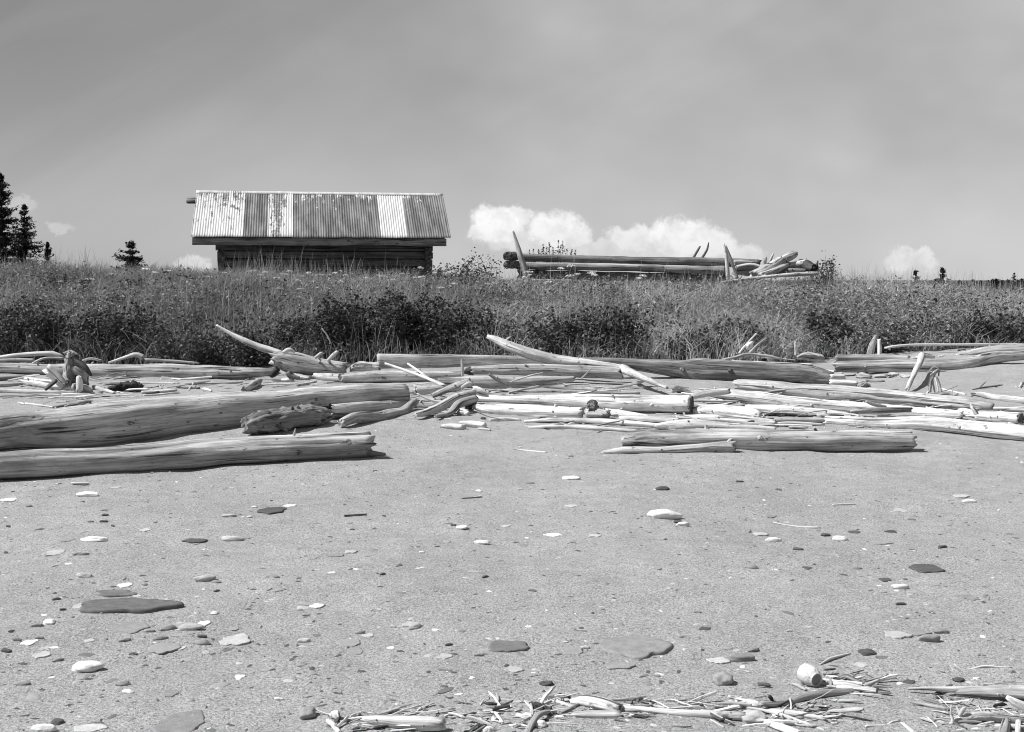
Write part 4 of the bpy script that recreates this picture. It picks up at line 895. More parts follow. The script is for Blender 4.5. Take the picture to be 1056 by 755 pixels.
T('small pale stone with a dark right tip right under the front log', 83, 500, 16, 4, 'p', 'r')
T('long white stone lying alone in the left of the open sand', 98, 558, 26, 6, 'w', 'r')
T('dark thin flat stone right of the long white one', 201, 558, 24, 5, 'd', 'f', 'slate')
T('pale stone with a dark right end right of the dark thin flat one', 240, 557, 22, 6, 'p', 'r')
T('pale ragged stone below and left of the long white one', 58, 570, 19, 7, 'p', 'e')
T('faint grey stone just above the pale ragged one', 69, 557, 16, 4, 's', 'e')
T('pale stone with a dark tip halfway down the left sand', 87, 595, 16, 6, 'p', 'r')
T('bright white pebble above the small dark slate at the left', 129, 604, 16, 5, 'w', 'f')
T('tilted pale stone with a dark underside right of the bright white pebble', 212, 599, 23, 8, 'p', 'r', ang=.2)
T('small pale stone under the left end of the dark oval', 237, 533, 14, 4, 'p', 'r')
T('dark grey oval stone in the upper left of the open sand', 281, 527, 27, 7, 'd', 'f')
T('white sliver touching the dark grey oval from the right', 299, 522, 13, 3, 'w', 'f')
T('white stone in the middle distance, left of centre', 497, 561, 16, 5, 'w', 'r')
T('small white pebble above the left-of-centre white stone', 477, 545, 11, 5, 'w', 'r')
T('faint flat grey stone in the middle of the left sand', 345, 573, 21, 4, 'g', 'e')
T('wide low white stone in the centre of the sand', 570, 552, 18, 4, 'w', 'f')
T('white flat stone high on the centre of the sand', 588, 493, 18, 4, 'w', 'f')
T('dark stone with a pale left end high on the right of centre', 683, 505, 14, 5, 'd', 'r')
T('pale flat stone at the left of the pair lower left of centre', 313, 627, 13, 6, 'p', 'e')
T('white flat stone at the right of the pair lower left of centre', 327, 625, 14, 5, 'w', 'f')
T('grey stone with a dark right edge right of the pale pair', 351, 633, 16, 6, 'g', 'e')
T('upper of two half-buried flat stones with dark lower edges', 360, 663, 25, 8, 's', 'e')
T('lower of two half-buried flat stones with dark lower edges', 366, 673, 19, 7, 's', 'e')
T('white small pebble near the bottom left of centre', 288, 722, 10, 4, 'w', 'r')
T('pale small stone with a dark right edge left of the two half-buried ones', 314, 662, 14, 5, 'p', 'r')
T('grey half-buried stone right of the thick white billet', 441, 702, 12, 4, 's', 'e')
T('white pebble right of the dark tangled bark', 928, 706, 7, 4, 'w', 'r')
T('dark flat chip just above the split pale log', 988, 702, 12, 6, 'd', 'r')
T('pale pebble above the thin pole at the right', 1007, 701, 7, 4, 'w', 'r')
T('flat pale angular stone lying against the smooth pole', 775, 743, 30, 15, 'p', 'r')
T('white rounded pebble by the thick curved branch at the bottom edge', 557, 749, 12, 9, 'w', 'b')
T('dark little stone right of centre above the largest oval slab', 727, 649, 12, 4, 'd', 'f')
T('pale stone under the far grey log at the right, left of three', 907, 389, 12, 4, 'p', 'r')
T('pale stone under the far grey log at the right, middle of three', 921, 387, 10, 4, 'p', 'r')
T('pale stone under the far grey log at the right, rightmost of three', 934, 389, 12, 4, 'p', 'r')

# pebbles nobody could count, and the fine wrack between the logs
OCT = np.array([[1, 0, 0], [0, 1, 0], [-1, 0, 0], [0, -1, 0], [0, 0, 1], [0, 0, -1], [.75, .75, .1], [-.75, .75, .1], [-.75, -.75, .1], [.75, -.75, .1]])
OCTF = np.array([[0, 6, 4], [6, 1, 4], [1, 7, 4], [7, 2, 4], [2, 8, 4], [8, 3, 4], [3, 9, 4], [9, 0, 4]])
def pebbles(name, n, xy, smin, smax, mat, label, flat=.35, power=3, long=1.0, cat='pebbles'):
    x, y = xy; n = len(x)
    s = smin+(smax-smin)*RNG.random(n)**power
    a = RNG.random(n)*6.28
    V = OCT[None]*np.stack([s*(1+long*RNG.random(n)), s*(.5+.5*RNG.random(n)), s*flat*(.5+RNG.random(n))], -1)[:, None, :]
    V = V*(1+.35*(RNG.random((n, 10, 1))-.5))
    ca, sa = np.cos(a)[:, None], np.sin(a)[:, None]
    P = np.stack([V[..., 0]*ca-V[..., 1]*sa, V[..., 0]*sa+V[..., 1]*ca, V[..., 2]], -1)
    P += np.stack([x, y, terrain(x, y)], -1)[:, None, :]
    Fc = (OCTF[None]+(np.arange(n)*10)[:, None, None]).reshape(-1, 3)
    o = link(name, mesh_np(name, P.reshape(-1, 3), Fc, smooth=True), [mat])
    tag(o, label, cat, kind='stuff')
def sandxy(n, y0=3.2, y1=16.5, p=1.6):
    y = y0+(y1-y0)*RNG.random(n)**p; x = (RNG.random(n)-.5)*(.92*y+.6); return x, y
pebbles('dark_pebbles', 0, sandxy(9000, 3.3, 13), .0015, .013, STONE['d'], 'dark small pebbles scattered over the sand', power=7)
pebbles('pale_pebbles', 0, sandxy(5000, 3.3, 13), .0015, .013, STONE['p'], 'pale small pebbles scattered over the sand', power=7)
pebbles('sandy_pebbles', 0, sandxy(9000, 3.3, 13), .002, .018, STONE['s'], 'sand-coloured pebbles scattered over the sand', power=6)
pebbles('white_pebbles', 0, sandxy(260, 3.5, 12), .003, .016, STONE['w'], 'small white pebbles scattered over the sand', power=3)
pebbles('slate_chips', 0, sandxy(220, 3.5, 12), .005, .028, STONE['l'], 'thin slate chips scattered over the sand', flat=.14, power=2.5)
def leftxy(n):
    x, y = sandxy(n, 3.4, 10, 1.2); k = RNG.random(n) < np.clip(.55-.14*x, .12, 1); return x[k], y[k]
pebbles('half_buried_stones', 0, leftxy(330), .008, .034, STONE['s'], 'dull half-buried little stones, thickest on the left of the sand', flat=.3, power=2)
pebbles('dull_dark_stones', 0, leftxy(200), .006, .024, STONE['g'], 'dull grey little stones, thickest on the left of the sand', flat=.4, power=2)
def clumpxy(n, p):
    x, y = sandxy(n, 3.4, 12.5, 1.3); k = RNG.random(n) < np.clip(.35+p*vnoise(x*.9+7, y*.9)+p*.6*vnoise(x*3+1, y*3), 0, 1); return x[k], y[k]
pebbles('raised_pebbles', 0, clumpxy(13000, 1.3), .002, .0105, STONE['s'], 'sand-coloured pebbles standing proud of the sand', flat=.75, power=2.5, long=.6)
pebbles('raised_grey_pebbles', 0, clumpxy(5000, 1.3), .002, .011, STONE['g'], 'grey pebbles standing proud of the sand', flat=.75, power=2.5, long=.6)
pebbles('raised_dark_pebbles', 0, clumpxy(2600, 1.3), .002, .010, STONE['d'], 'dark pebbles standing proud of the sand', flat=.75, power=2.5, long=.6)
def loose_stones(n, tones, wlo, whi, label, group, bias):
    protos = []; k = 0
    while k < n:
        x, y = random.uniform(2, 1050), 492+230*random.random()**.9
        if random.random() > np.clip(bias-(x/1056)*(bias-.35), 0, 1): continue
        wd = (wlo+(whi-wlo)*random.random()**2)*(.55+.6*(y-490)/250)
        if len(protos) < 14:
            o = stone(label, x, y, wd, wd*random.uniform(.28, .42), random.choice(tones), random.choice('rrfe')); protos.append(o); o['group'] = group
        else:
            p_ = random.choice(protos); o = p_.copy(); col.objects.link(o)
            h_ = hit(x, y); o.location = (h_.x, h_.y, h_.z+(p_.location.z-tz(p_.location.x, p_.location.y)))
            o.rotation_euler = (0, 0, random.uniform(-.7, .7)); f_ = random.uniform(.7, 1.35); o.scale = (f_, f_*random.uniform(.8, 1.2), f_)
        k += 1
loose_stones(95, 'ppswp', 7, 17, 'tiny unremarkable pale stone, one of the many strewn singly over the sand', 'little pale stones strewn over the sand', 1)
loose_stones(105, 'ddggl', 6, 15, 'tiny unremarkable dark grey stone, one of the many strewn singly over the sand', 'little dark stones strewn over the sand', 1)
# broken chips among the logs and in the near wrack line
def pxcloud(n, boxes):
    X = []; Y = []
    for _ in range(n):
        a, b, c, d = random.choice(boxes)
        h = hit(random.uniform(a, c), random.uniform(b, d)); X.append(h.x); Y.append(h.y)
    return np.array(X), np.array(Y)
BX = [(0, 388, 250, 408), (0, 392, 110, 424), (250, 386, 360, 400), (490, 396, 720, 410), (540, 430, 720, 447), (700, 425, 960, 440), (860, 384, 940, 400), (400, 400, 500, 432), (980, 400, 1056, 412), (960, 425, 1056, 447)]
NB = [(330, 725, 470, 755), (470, 722, 640, 755), (640, 720, 860, 752), (815, 690, 920, 722), (950, 700, 1056, 755)]
def litter(name, label, n, boxes, lmin, lmax, rmin, rmax, mat, steep=.07):
    V = []; G = []; Fc = []
    for q in range(n):
        b_ = random.choices(boxes, [max(1, (b[2]-b[0])*(b[3]-b[1])) for b in boxes])[0]
        h = hit(random.uniform(b_[0], b_[2]), random.uniform(b_[1], b_[3]))
        L_ = lmin+(lmax-lmin)*random.random()**2.2; r = (rmin+(rmax-rmin)*random.random()**2)*(.5+.5*L_/lmax)
        az = random.gauss(0, .5) if random.random() < .72 else random.uniform(0, 3.14)
        el = abs(random.gauss(0, steep)); d = Vector((math.cos(az)*math.cos(el), math.sin(az)*math.cos(el), math.sin(el)))
        flat = random.choice((1, 1, .8, .45, .3)); m = 7; k = 6; sd_ = random.random()*99
        s_ = d.cross(Vector((0, 0, 1))).normalized(); u_ = s_.cross(d); base = h+Vector((0, 0, r*flat*.7)); b0 = len(V)
        cv = random.gauss(0, .022)*L_; roll = random.uniform(-.5, .5)
        tp0, tp1 = random.uniform(.25, 1), random.uniform(.15, .8)
        for i in range(k):
            t = i/(k-1); rr = r*((1-t)*tp0+t*tp1 if i in (0, k-1) else (.8+.4*mn.noise(Vector((t*3, sd_, 0)))))
            o = base+d*(L_*(t-.0))+u_*(cv*4*t*(1-t))+s_*(.04*L_*mn.noise(Vector((t*2.5, sd_, 4))))
            for j in range(m):
                th = 6.2832*j/m+roll; w_ = 1+.35*mn.noise(Vector((j*1.7, t*2, sd_)))
                V.append(o+s_*(math.cos(th)*rr*w_)+u_*(math.sin(th)*rr*w_*flat)+d*(rr*.8*mn.noise(Vector((j*2.1, sd_, i))) if i in (0, k-1) else 0))
                G.append((t*L_+sd_, math.cos(th)*r+sd_, math.sin(th)*r))
        for i in range(k-1):
            for j in range(m):
                p = b0+i*m+j; q_ = b0+i*m+(j+1) % m; Fc.append((p, q_, q_+m, p+m))
        Fc.append(tuple(range(b0, b0+m))[::-1]); Fc.append(tuple(range(b0+(k-1)*m, b0+k*m)))
    o = link(name, mesh_py(name, V, Fc, G, smooth=False), [mat])
    tag(o, label, 'driftwood litter', kind='stuff')
BX = [(0, 386, 250, 408), (0, 392, 110, 420), (250, 384, 365, 400), (490, 396, 720, 410), (540, 428, 720, 447), (690, 405, 960, 442), (690, 405, 960, 442), (860, 382, 945, 400), (395, 395, 500, 434), (980, 398, 1056, 412), (940, 422, 1056, 447), (720, 366, 860, 374), (0, 372, 160, 384), (860, 362, 1000, 372)]
NB = [(335, 734, 470, 755), (470, 726, 560, 755), (545, 722, 660, 742), (640, 722, 860, 738), (740, 726, 860, 750), (820, 695, 905, 716), (960, 716, 1056, 755)]
litter('pale_litter', 'bleached broken sticks and slivers strewn between the logs', 330, BX, .08, .75, .007, .028, WOOD['w'])
litter('grey_litter', 'grey broken sticks and slivers strewn between the logs', 230, BX, .08, .6, .007, .026, WOOD['m'])
litter('dark_litter', 'dark bark scraps and sticks strewn between the logs', 110, BX, .05, .35, .008, .03, WOOD['k'])
litter('fine_wrack', 'fine pale splinters and chips in the near wrack line', 270, NB, .015, .16, .002, .0125, WOOD['w'], .09)
litter('grey_wrack', 'fine grey twigs and chips in the near wrack line', 130, NB, .015, .14, .002, .010, WOOD['m'], .09)
litter('dark_wrack', 'fine dark bark crumbs and twigs in the near wrack line', 190, NB, .01, .07, .002, .009, WOOD['k'], .08)

# ---------------------------------------------------------------- grass and herbs
def blades(name, x, y, hmin, hmax, wd, lean, mat, label, cat, tone=None, z=None, wind=(0, 0), tip=0.0):
    n = len(x); h = (hmin+(hmax-hmin)*RNG.random(n)**1.3)*(1+.9*vnoise(x*.9+2, y*.9)+.6*vnoise(x*2.6, y*2.6+5))
    h = h*(1-.6*sstep(23.6, 25, y)*sstep(-1.6, 0, x)*(1-sstep(6, 7, x)))
    if tone is None: tone = RNG.random(n)
    a = RNG.random(n)*6.28; l = lean*(.2+RNG.random(n))*h
    dx, dy = np.cos(a)*l+wind[0]*h, np.sin(a)*l+wind[1]*h
    b = RNG.random(n)*6.28; wx, wy = np.cos(b)*wd, np.sin(b)*wd
    if z is None: z = terrain(x, y)
    w = .6+.8*RNG.random(n); wx *= w; wy *= w
    P = np.zeros((n, 7, 3))
    for k, (t, ww) in enumerate(((0, 1), (.45, .85), (.8, .5))):
        cx, cy, cz = x+dx*t*t, y+dy*t*t, z-.03*(t == 0)+h*t*(1-.25*t*lean)
        P[:, 2*k] = np.stack([cx-wx*ww, cy-wy*ww, cz], -1); P[:, 2*k+1] = np.stack([cx+wx*ww, cy+wy*ww, cz], -1)
    P[:, 6] = np.stack([x+dx, y+dy, z+h*(1-.25*lean)], -1)
    base = np.array([[0, 1, 3], [0, 3, 2], [2, 3, 5], [2, 5, 4], [4, 5, 6]])
    T_ = (base[None]+(np.arange(n)*7)[:, None, None]).reshape(-1, 3)
    o = link(name, mesh_np(name, P.reshape(-1, 3), T_, np.repeat(tone, 7)), [mat])
    return tag(o, label, cat, kind='stuff')
def bankxy(n, d0=.0, d1=6.5, p=1.0):
    n = int(n*1.16); x = (RNG.random(n)-.5)*26; d = d0+(d1-d0)*RNG.random(n)**p
    y = bank_foot(x)+d+.3*vnoise(x*2, x*0+4); ok = np.abs(x) < .425*y+2.6
    return x[ok], y[ok]
def patch(x, y, s=.9, o=0): return vnoise(x*s+o, y*s+o*2)
def grow():
    x, y = bankxy(95000, .15, 7.5)
    k = patch(x, y, 1.1, 3)+.35*(RNG.random(len(x))-.5) > -.2; x, y = x[k], y[k]
    tn = np.clip(.38+.6*patch(x, y, .8, 8)+.6*(RNG.random(len(x))-.5)+.34*sstep(-4, 1.5, x)-.05, 0, 1)
    blades('grass', x, y, .18, .5, .0062, 1.0, GRASS, 'tall green grass covering the bank', 'grass', tn)
    x, y = bankxy(16000, .2, 8.5)
    k = patch(x, y, .9, 5)+.4*(RNG.random(len(x))-.5) > -.05; x, y = x[k], y[k]
    blades('dry_grass_stalks', x, y, .35, .72, .0032, .22, STRAW, 'pale dry grass stalks standing above the green grass', 'grass')
    x, y = bankxy(30000, 5, 14)
    blades('crest_grass', x, y, .15, .5, .006, .7, GRASS, 'grass growing round the cabin on top of the bank', 'grass', np.clip(.25+.5*patch(x, y, .8, 8)+.6*(RNG.random(len(x))-.5), 0, 1))
grow()
def leaves(c, nrm_spread, size, n_leaf, tone, aspect=.55):
    """n leaves: folded quads at points c, random orientation biased upwards"""
    n = len(c)
    u = RNG.normal(size=(n, 3)); u[:, 2] *= .6; u /= np.linalg.norm(u, axis=1)[:, None]
    w = RNG.normal(size=(n, 3)); w -= (w*u).sum(1)[:, None]*u; w /= np.linalg.norm(w, axis=1)[:, None]
    s = (size*(.6+.8*RNG.random(n)))[:, None]
    nn = np.cross(u, w)
    P = np.stack([c-u*s*.5, c+w*s*aspect*.5+nn*s*.1, c+u*s*.5, c-w*s*aspect*.5+nn*s*.1], 1)
    base = np.array([[0, 1, 2], [0, 2, 3]])
    T_ = (base[None]+(np.arange(n)*4)[:, None, None]).reshape(-1, 3)
    return P.reshape(-1, 3), T_, np.repeat(tone, 4)
def herbs():
    x, y = bankxy(9000, .1, 5.0)
    k = patch(x, y, .7, 12)+.5*(RNG.random(len(x))-.5) > -.1; x, y = x[k], y[k]
    m = 12; n = len(x); h = .18+.3*RNG.random(n)
    X = np.repeat(x, m)+RNG.normal(size=n*m)*.06; Y = np.repeat(y, m)+RNG.normal(size=n*m)*.06
    Z = np.repeat(terrain(x, y), m)+np.repeat(h, m)*(.15+.95*RNG.random(n*m))
    V, T_, tn = leaves(np.stack([X, Y, Z], -1), 1, .055, 1, np.clip(np.repeat(RNG.random(n), m)*.6+.4*RNG.random(n*m), 0, 1), .4)
    tag(link('leafy_herbs', mesh_np('leafy_herbs', V, T_, tn), [HERB]), 'leafy herbs mixed into the bank grass', 'herbs', kind='stuff')
herbs()
def dark_weeds():
    # clumps of dark broad-leaved weeds through the grass
    n = 330; x, y = bankxy(n, .2, 4.6); k_ = RNG.random(len(x)) < .75-.45*sstep(-3, 2, x); x, y = x[k_], y[k_]; n = len(x)
    big = .10+.22*RNG.random(n)**2; m = 60
    k = RNG.random((n, m)); a_ = RNG.random((n, m))*6.28; rr = big[:, None]*np.sqrt(RNG.random((n, m)))
    X = x[:, None]+rr*np.cos(a_); Y = y[:, None]+rr*np.sin(a_)*.8
    Z = terrain(x, y)[:, None]+(.12+1.3*big[:, None])*(.05+.95*k)
    V, T_, tn = leaves(np.stack([X, Y, Z], -1).reshape(-1, 3), 1, .06, 1, np.clip(.1+.5*RNG.random(n*m)+np.repeat(.3*RNG.random(n), m), 0, 1), .5)
    tag(link('dark_weeds', mesh_np('dark_weeds', V, T_, tn), [SHRUB]), 'dark broad-leaved weeds growing in clumps through the bank grass', 'weeds', kind='stuff')
dark_weeds()

# ---------------------------------------------------------------- shrubs
def twigs_mesh(segs, r0=.008):
    V = []; Fc = []; tn = []
    for a, b in segs:
        d = (b-a).normalized(); s = d.cross(Vector((.3, .9, .1))).normalized()*r0; t = d.cross(s)
        i = len(V)
        for p, f in ((a, 1), (b, .5)):
            V += [p+s*f, p-s*.5*f+t*.87*f, p-s*.5*f-t*.87*f]
        Fc += [(i, i+1, i+4), (i, i+4, i+3), (i+1, i+2, i+5), (i+1, i+5, i+4), (i+2, i, i+3), (i+2, i+3, i+5)]
    return np.array([tuple(v) for v in V]), np.array(Fc), np.full(len(V), .5)
def shrub(label, x0, x1, ytop, ybot, n=2600, size=.052, tone=0.0, depth=.5, Y=None, name='leafy_shrub', group='shrubs along the foot of the bank'):
    xc = (x0+x1)/2
    if Y is None:
        g = hit(xc, ybot); Yc = g.y+depth*.5
    else: Yc = Y
    s = Yc/F; cx = (xc-CX)*s; gz = tz(cx, Yc)
    ztop = ZC+(HY-ytop)*s; H = max(.25, ztop-gz+.05); Wd = (x1-x0)*s*.5
    o = empty(name, (cx, Yc, gz)); tag(o, label, 'shrub', group)
    segs = []; tips = []
    ns = int(14+Wd*26); roots = []
    for i in range(ns):
        bx = random.uniform(-.75, .75)*Wd; by = random.uniform(-.7, .7)*depth
        hh = H*random.uniform(.5, 1.0)*(1-.35*(bx/Wd)**2); q = Vector((bx, by, -.04))
        gz2 = tz(cx+bx, Yc+by)-gz; q.z += gz2
        hh = max(.12, hh-gz2*.8)
        roots.append(q.copy()); prev = q; dr = Vector((random.gauss(0, .22), random.gauss(0, .2), 1))
        for k in range(4):
            nx = prev+Vector((dr.x*hh/4+random.gauss(0, .02), dr.y*hh/4+random.gauss(0, .02), hh/4)); segs.append((prev, nx))
            if k >= 1:
                for _ in range(2):
                    tp = nx+Vector((random.gauss(0, .1), random.gauss(0, .1), random.gauss(.02, .07))); segs.append((nx, tp)); tips.append(tp)
            tips.append(nx); prev = nx
    roots.sort(key=lambda q: q.x)
    segs += [(roots[i], roots[i+1]) for i in range(len(roots)-1)]
    V, T_, tn = twigs_mesh(segs, .006)
    link('stems', mesh_np('stems', V, T_, tn), [BARK], (0, 0, 0), o)
    tp = np.array([tuple(t) for t in tips]); k = RNG.integers(0, len(tp), n)
    c = tp[k]+RNG.normal(size=(n, 3))*np.array([.06, .06, .055])
    tip_t = RNG.random(len(tp))
    V, T_, tn = leaves(c, 1, size, 1, np.clip(tone+.35*tip_t[k]+.55*RNG.random(n), 0, 1), .65)
    link('foliage', mesh_np('foliage', V, T_, tn), [SHRUB], (0, 0, 0), o)
    return o
shrub('dark leafy shrub at the left edge, behind the pale bowed pole', -30, 78, 318, 372, 4600, tone=-.05)
shrub('dark leafy shrub behind the curved stick on the far left log', 70, 168, 322, 373, 4200, tone=-.1)
shrub('paler leafy shrub with grass growing through it, left of the white splinter', 160, 232, 345, 378, 2400, tone=.1)
shrub('small leafy shrub under the long white splinter', 228, 285, 344, 380, 2200, tone=.05)
shrub('grey-green shrub above the big broken log', 278, 335, 330, 368, 2400, tone=.05)
shrub('dark dense shrub left of the squared timber, around the thin standing stick', 318, 395, 311, 372, 5200, tone=-.12)
shrub('darkest and tallest dense shrub above the left end of the squared timber', 385, 458, 305, 370, 5600, tone=-.16)
shrub('dark shrub left of the raised end of the leaning log', 452, 508, 320, 368, 3400, tone=-.08)
shrub('low dark shrub under the raised end of the leaning log', 500, 556, 345, 370, 1600, tone=0)
shrub('round dark shrub between the leaning log and the grass, left of centre right', 552, 602, 330, 369, 2600, tone=-.06)
shrub('dark leafy shrub right behind the right end of the leaning log', 596, 668, 325, 371, 3800, tone=-.1)
shrub('low shrub above the middle of the big dark grey log', 690, 742, 345, 371, 1800, tone=0)
shrub('small dark shrub behind the two leaning white sticks', 738, 785, 336, 368, 1900, tone=-.05)
shrub('dark narrow shrub above the rotten chunk on the dark log', 828, 868, 328, 366, 2000, tone=-.08)
shrub('low leafy shrub behind the broad pale stake', 872, 930, 340, 364, 1600, tone=.05)
shrub('low spreading shrub above the level pale pole', 915, 985, 333, 358, 2200, tone=.02)
shrub('dark shrub at the right edge above the grey slab log', 982, 1075, 328, 358, 3600, tone=-.06)
CG = 'weeds standing out on the crest of the bank'
shrub('dark clump of weeds on the skyline right of the cabin', 468, 512, 266, 284, 800, .05, 0, .3, 22.8, 'weed_clump', CG)
shrub('low dark weeds at the right corner of the cabin', 440, 470, 275, 286, 500, .05, 0, .3, 24.0, 'weed_clump', CG)
shrub('weeds behind the right end of the fallen logs', 840, 862, 268, 286, 500, .05, .05, .3, 26.5, 'weed_clump', CG)

# tall flower spikes on the fallen wall, and white flower heads in the grass
def spike_mesh(h, n):
    segs = [(Vector((0, 0, -.25)), Vector((.02, 0, h)))]
    V, T_, tn = twigs_mesh(segs, .006)
    t = RNG.random(n); c = np.stack([.02*t+RNG.normal(size=n)*.035*(1.1-t), RNG.normal(size=n)*.035*(1.1-t), h*(.05+.95*t)], -1)
    V2, T2, t2 = leaves(c, 1, .05, 1, RNG.random(n)*.5, .35)
    return mesh_np('flower_spike', np.concatenate([V, V2]), np.concatenate([T_, T2+len(V)]), np.concatenate([tn, t2]))
sm = [spike_mesh(h, 46) for h in (.3, .42, .24)]
for m_ in sm: m_.materials.append(SHRUB)
SPX = [545, 550, 556, 560, 563, 567, 571, 575, 578, 581, 585, 589, 593]
for i, px in enumerate(SPX):
    o = bpy.data.objects.new('flower_spike', sm[i % 3]); col.objects.link(o)
    yt = [258, 256, 257, 252, 254, 250, 255, 247, 253, 249, 256, 257, 258][i]
    h = (.3, .42, .24)[i % 3]; p = at(px, yt, 27.3); k = .5*h+.5*min(h, .34)
    o.location = (p.x, p.y, p.z-h); o.rotation_euler = (0, 0, i*1.7)
    tag(o, 'leafy dark flower spike standing behind the left half of the upper fallen log', 'plant', 'flower spikes behind the fallen wall')
def umbel_mesh():
    V, T_, tn = twigs_mesh([(Vector((0, 0, 0)), Vector((.02, .01, .45)))], .004)
    n = 60; a = RNG.random(n)*6.28; r = .055*np.sqrt(RNG.random(n))
    c = np.stack([.02+r*np.cos(a), .01+r*np.sin(a), .46-.25*r*r/.055+RNG.normal(size=n)*.004], -1)
    V2, T2, t2 = leaves(c, 1, .026, 1, RNG.random(n), .9)
    me = mesh_np('white_flower', np.concatenate([V, V2]), np.concatenate([T_, T2+len(V)]), np.concatenate([tn, t2]))
    me.materials.append(STEM); me.materials.append(PETAL)
    ix = np.zeros(len(T_)+len(T2), np.int32); ix[len(T_):] = 1; me.polygons.foreach_set('material_index', ix)
    return me
um = [umbel_mesh() for _ in range(3)]
FL = [(230, 281), (262, 279), (268, 283), (276, 280), (283, 286), (292, 282), (300, 279), (303, 288), (311, 284), (318, 281), (322, 290), (330, 283), (338, 287), (345, 281), (352, 290), (360, 283), (296, 294), (286, 297), (310, 297), (335, 297), (375, 286), (390, 284), (402, 288), (415, 282), (428, 286), (430, 275), (437, 285), (248, 288), (214, 285),
      (114, 282), (88, 289), (92, 287), (150, 277), (158, 280), (172, 279), (62, 290), (132, 290), (205, 290), (225, 300), (236, 305),
      (545, 280), (548, 283), (533, 284), (576, 276), (588, 284), (593, 273), (599, 282), (606, 281), (612, 283), (615, 279), (632, 290), (655, 286), (660, 283), (570, 290), (690, 291), (720, 294), (810, 300), (785, 297), (500, 292), (520, 287), (870, 300), (900, 296), (925, 312), (930, 325), (1046, 340), (470, 292), (455, 296)]
for i, (px, py) in enumerate(FL):
    Y = 22.6-(py-275)*.055+random.uniform(-.3, .3)
    p = at(px, py, Y); g = tz(p.x, Y); h = max(.3, p.z-g)
    o = bpy.data.objects.new('white_flower', um[i % 3]); col.objects.link(o)
    o.location = (p.x, Y, p.z-.46*min(1.3, max(.8, h/.46))); o.rotation_euler = (random.gauss(0, .1), random.gauss(0, .1), random.random()*6)
    f = random.uniform(.75, 1.5); o.scale = (f, f, min(1.3, max(.8, h/.46)))
    tag(o, 'white flat-topped flower head on a stalk among the bank grass', 'flower', 'white flower heads in the bank grass')

# ---------------------------------------------------------------- spruces
def spruce_arrays(H, W, seed, dens=1.0, limbs=None):
    r = np.random.default_rng(seed); C = []; S = []; segs = []
    nw = int(H*7*dens**.5); 
    for i in range(nw):
        t = (i+r.random())/nw; z = H*(.04+.95*t); Lb = W*(1-t)**.85*(.65+.5*r.random())+.03*H*(1-t)+.04
        for k in range(7):
            a = r.random()*6.28; L = Lb*(.35+.85*r.random())*(1+.3*math.cos(a-seed)); droop = .25+.2*r.random()-.45*t
            nseg = max(4, int(L*16*dens)); u = (np.arange(nseg)+.5)/nseg
            px = np.cos(a)*L*u; py = np.sin(a)*L*u; pz = z-L*droop*u+L*.22*u*u
            segs.append((Vector((0, 0, z)), Vector((px[-1], py[-1], pz[-1]))))
            for _ in range(3):
                sp = .10*(1-.5*u)*min(1, L)
                C.append(np.stack([px+r.normal(size=nseg)*sp, py+r.normal(size=nseg)*sp, pz+r.normal(size=nseg)*.035-.03], -1))
    zs = sorted({s[0].z for s in segs}); segs += [(Vector((0, 0, p)), Vector((0, 0, q))) for p, q in zip(zs, zs[1:])]
    C = np.concatenate(C); return C, segs
def spruce(label, px, ytop, ybot, wpx, Y, seed, dens=1.0):
    s = Y/F; base = at(px, ybot, Y); H = (ybot-ytop)*s; gz = tz(base.x, Y)
    low = base.z-gz                                            # hidden part below the grass line
    Ht = H+max(.2, low)
    o = empty('spruce_tree', (base.x, Y, gz)); tag(o, label, 'tree', 'spruces beyond the bank')
    C, segs = spruce_arrays(Ht, wpx*s*.5*1.15, seed, dens)
    V, T_, tn = leaves(C, 1, .13, 1, RNG.random(len(C)), .3)
    V[:, 2] += 0
    link('crown', mesh_np('crown', V, T_, tn), [NEEDLE], (0, 0, 0), o)
    P = [(Vector((0, 0, -.1)), .035*Ht**.8), (Vector((.02, 0, Ht*.5)), .02*Ht**.8), (Vector((0, 0, Ht*1.0)), .006)]
    V, Fc, G, mid, _ = tube(P, m=8, n=12)
    link('trunk', mesh_py('trunk', V, Fc, G), [BARK], mid, o)
    V, T_, tn = twigs_mesh(segs, .012); link('limbs', mesh_np('limbs', V, T_, tn), [BARK], (0, 0, 0), o)
spruce('tallest dark spruce at the left edge of the picture', 1, 177, 264, 78, 46, 3, 1.5)
spruce('narrow dark spruce just right of the tallest one', 25, 210, 264, 46, 48, 5, 1.5)
spruce('tiny spruce right of the narrow one at the left', 49, 249, 266, 20, 48, 7, 1.6)
spruce('small lone spruce between the left trees and the cabin', 136, 247, 275, 48, 46, 9, 1.6)
spruce('small round-topped spruce on the skyline at the right', 972, 275, 292, 24, 60, 11, 1.6)
spruce('thin sparse sapling left of the small spruce at the right', 944, 277, 292, 16, 60, 13, .6)
spruce('small spruce top at the right edge on the far wood', 1046, 281, 292, 14, 110, 15, .6)
def far_wood():
    Vs = []; Ts = []; tn = []; off = 0
    for i in range(46):
        px = 985+i*4.2+random.uniform(-2, 2); Y = random.uniform(150, 200); s = Y/F
        yt = 290.2-min(3.6, (px-985)*.045)+random.uniform(-.6, .9)
        b = at(px, 300, Y); H = ZC+(HY-yt)*s-b.z
        C, _ = spruce_arrays(H, H*.3, 100+i, .25)
        V, T_, t = leaves(C+np.array([b.x, b.y, b.z]), 1, .5, 1, RNG.random(len(C)), .4)
        Vs.append(V); Ts.append(T_+off); tn.append(t); off += len(V)
    tag(link('far_wood', mesh_np('far_wood', np.concatenate(Vs), np.concatenate(Ts), np.concatenate(tn)), [NEEDLE]), 'low dark wood on the skyline at the right edge', 'wood', kind='stuff')
far_wood()

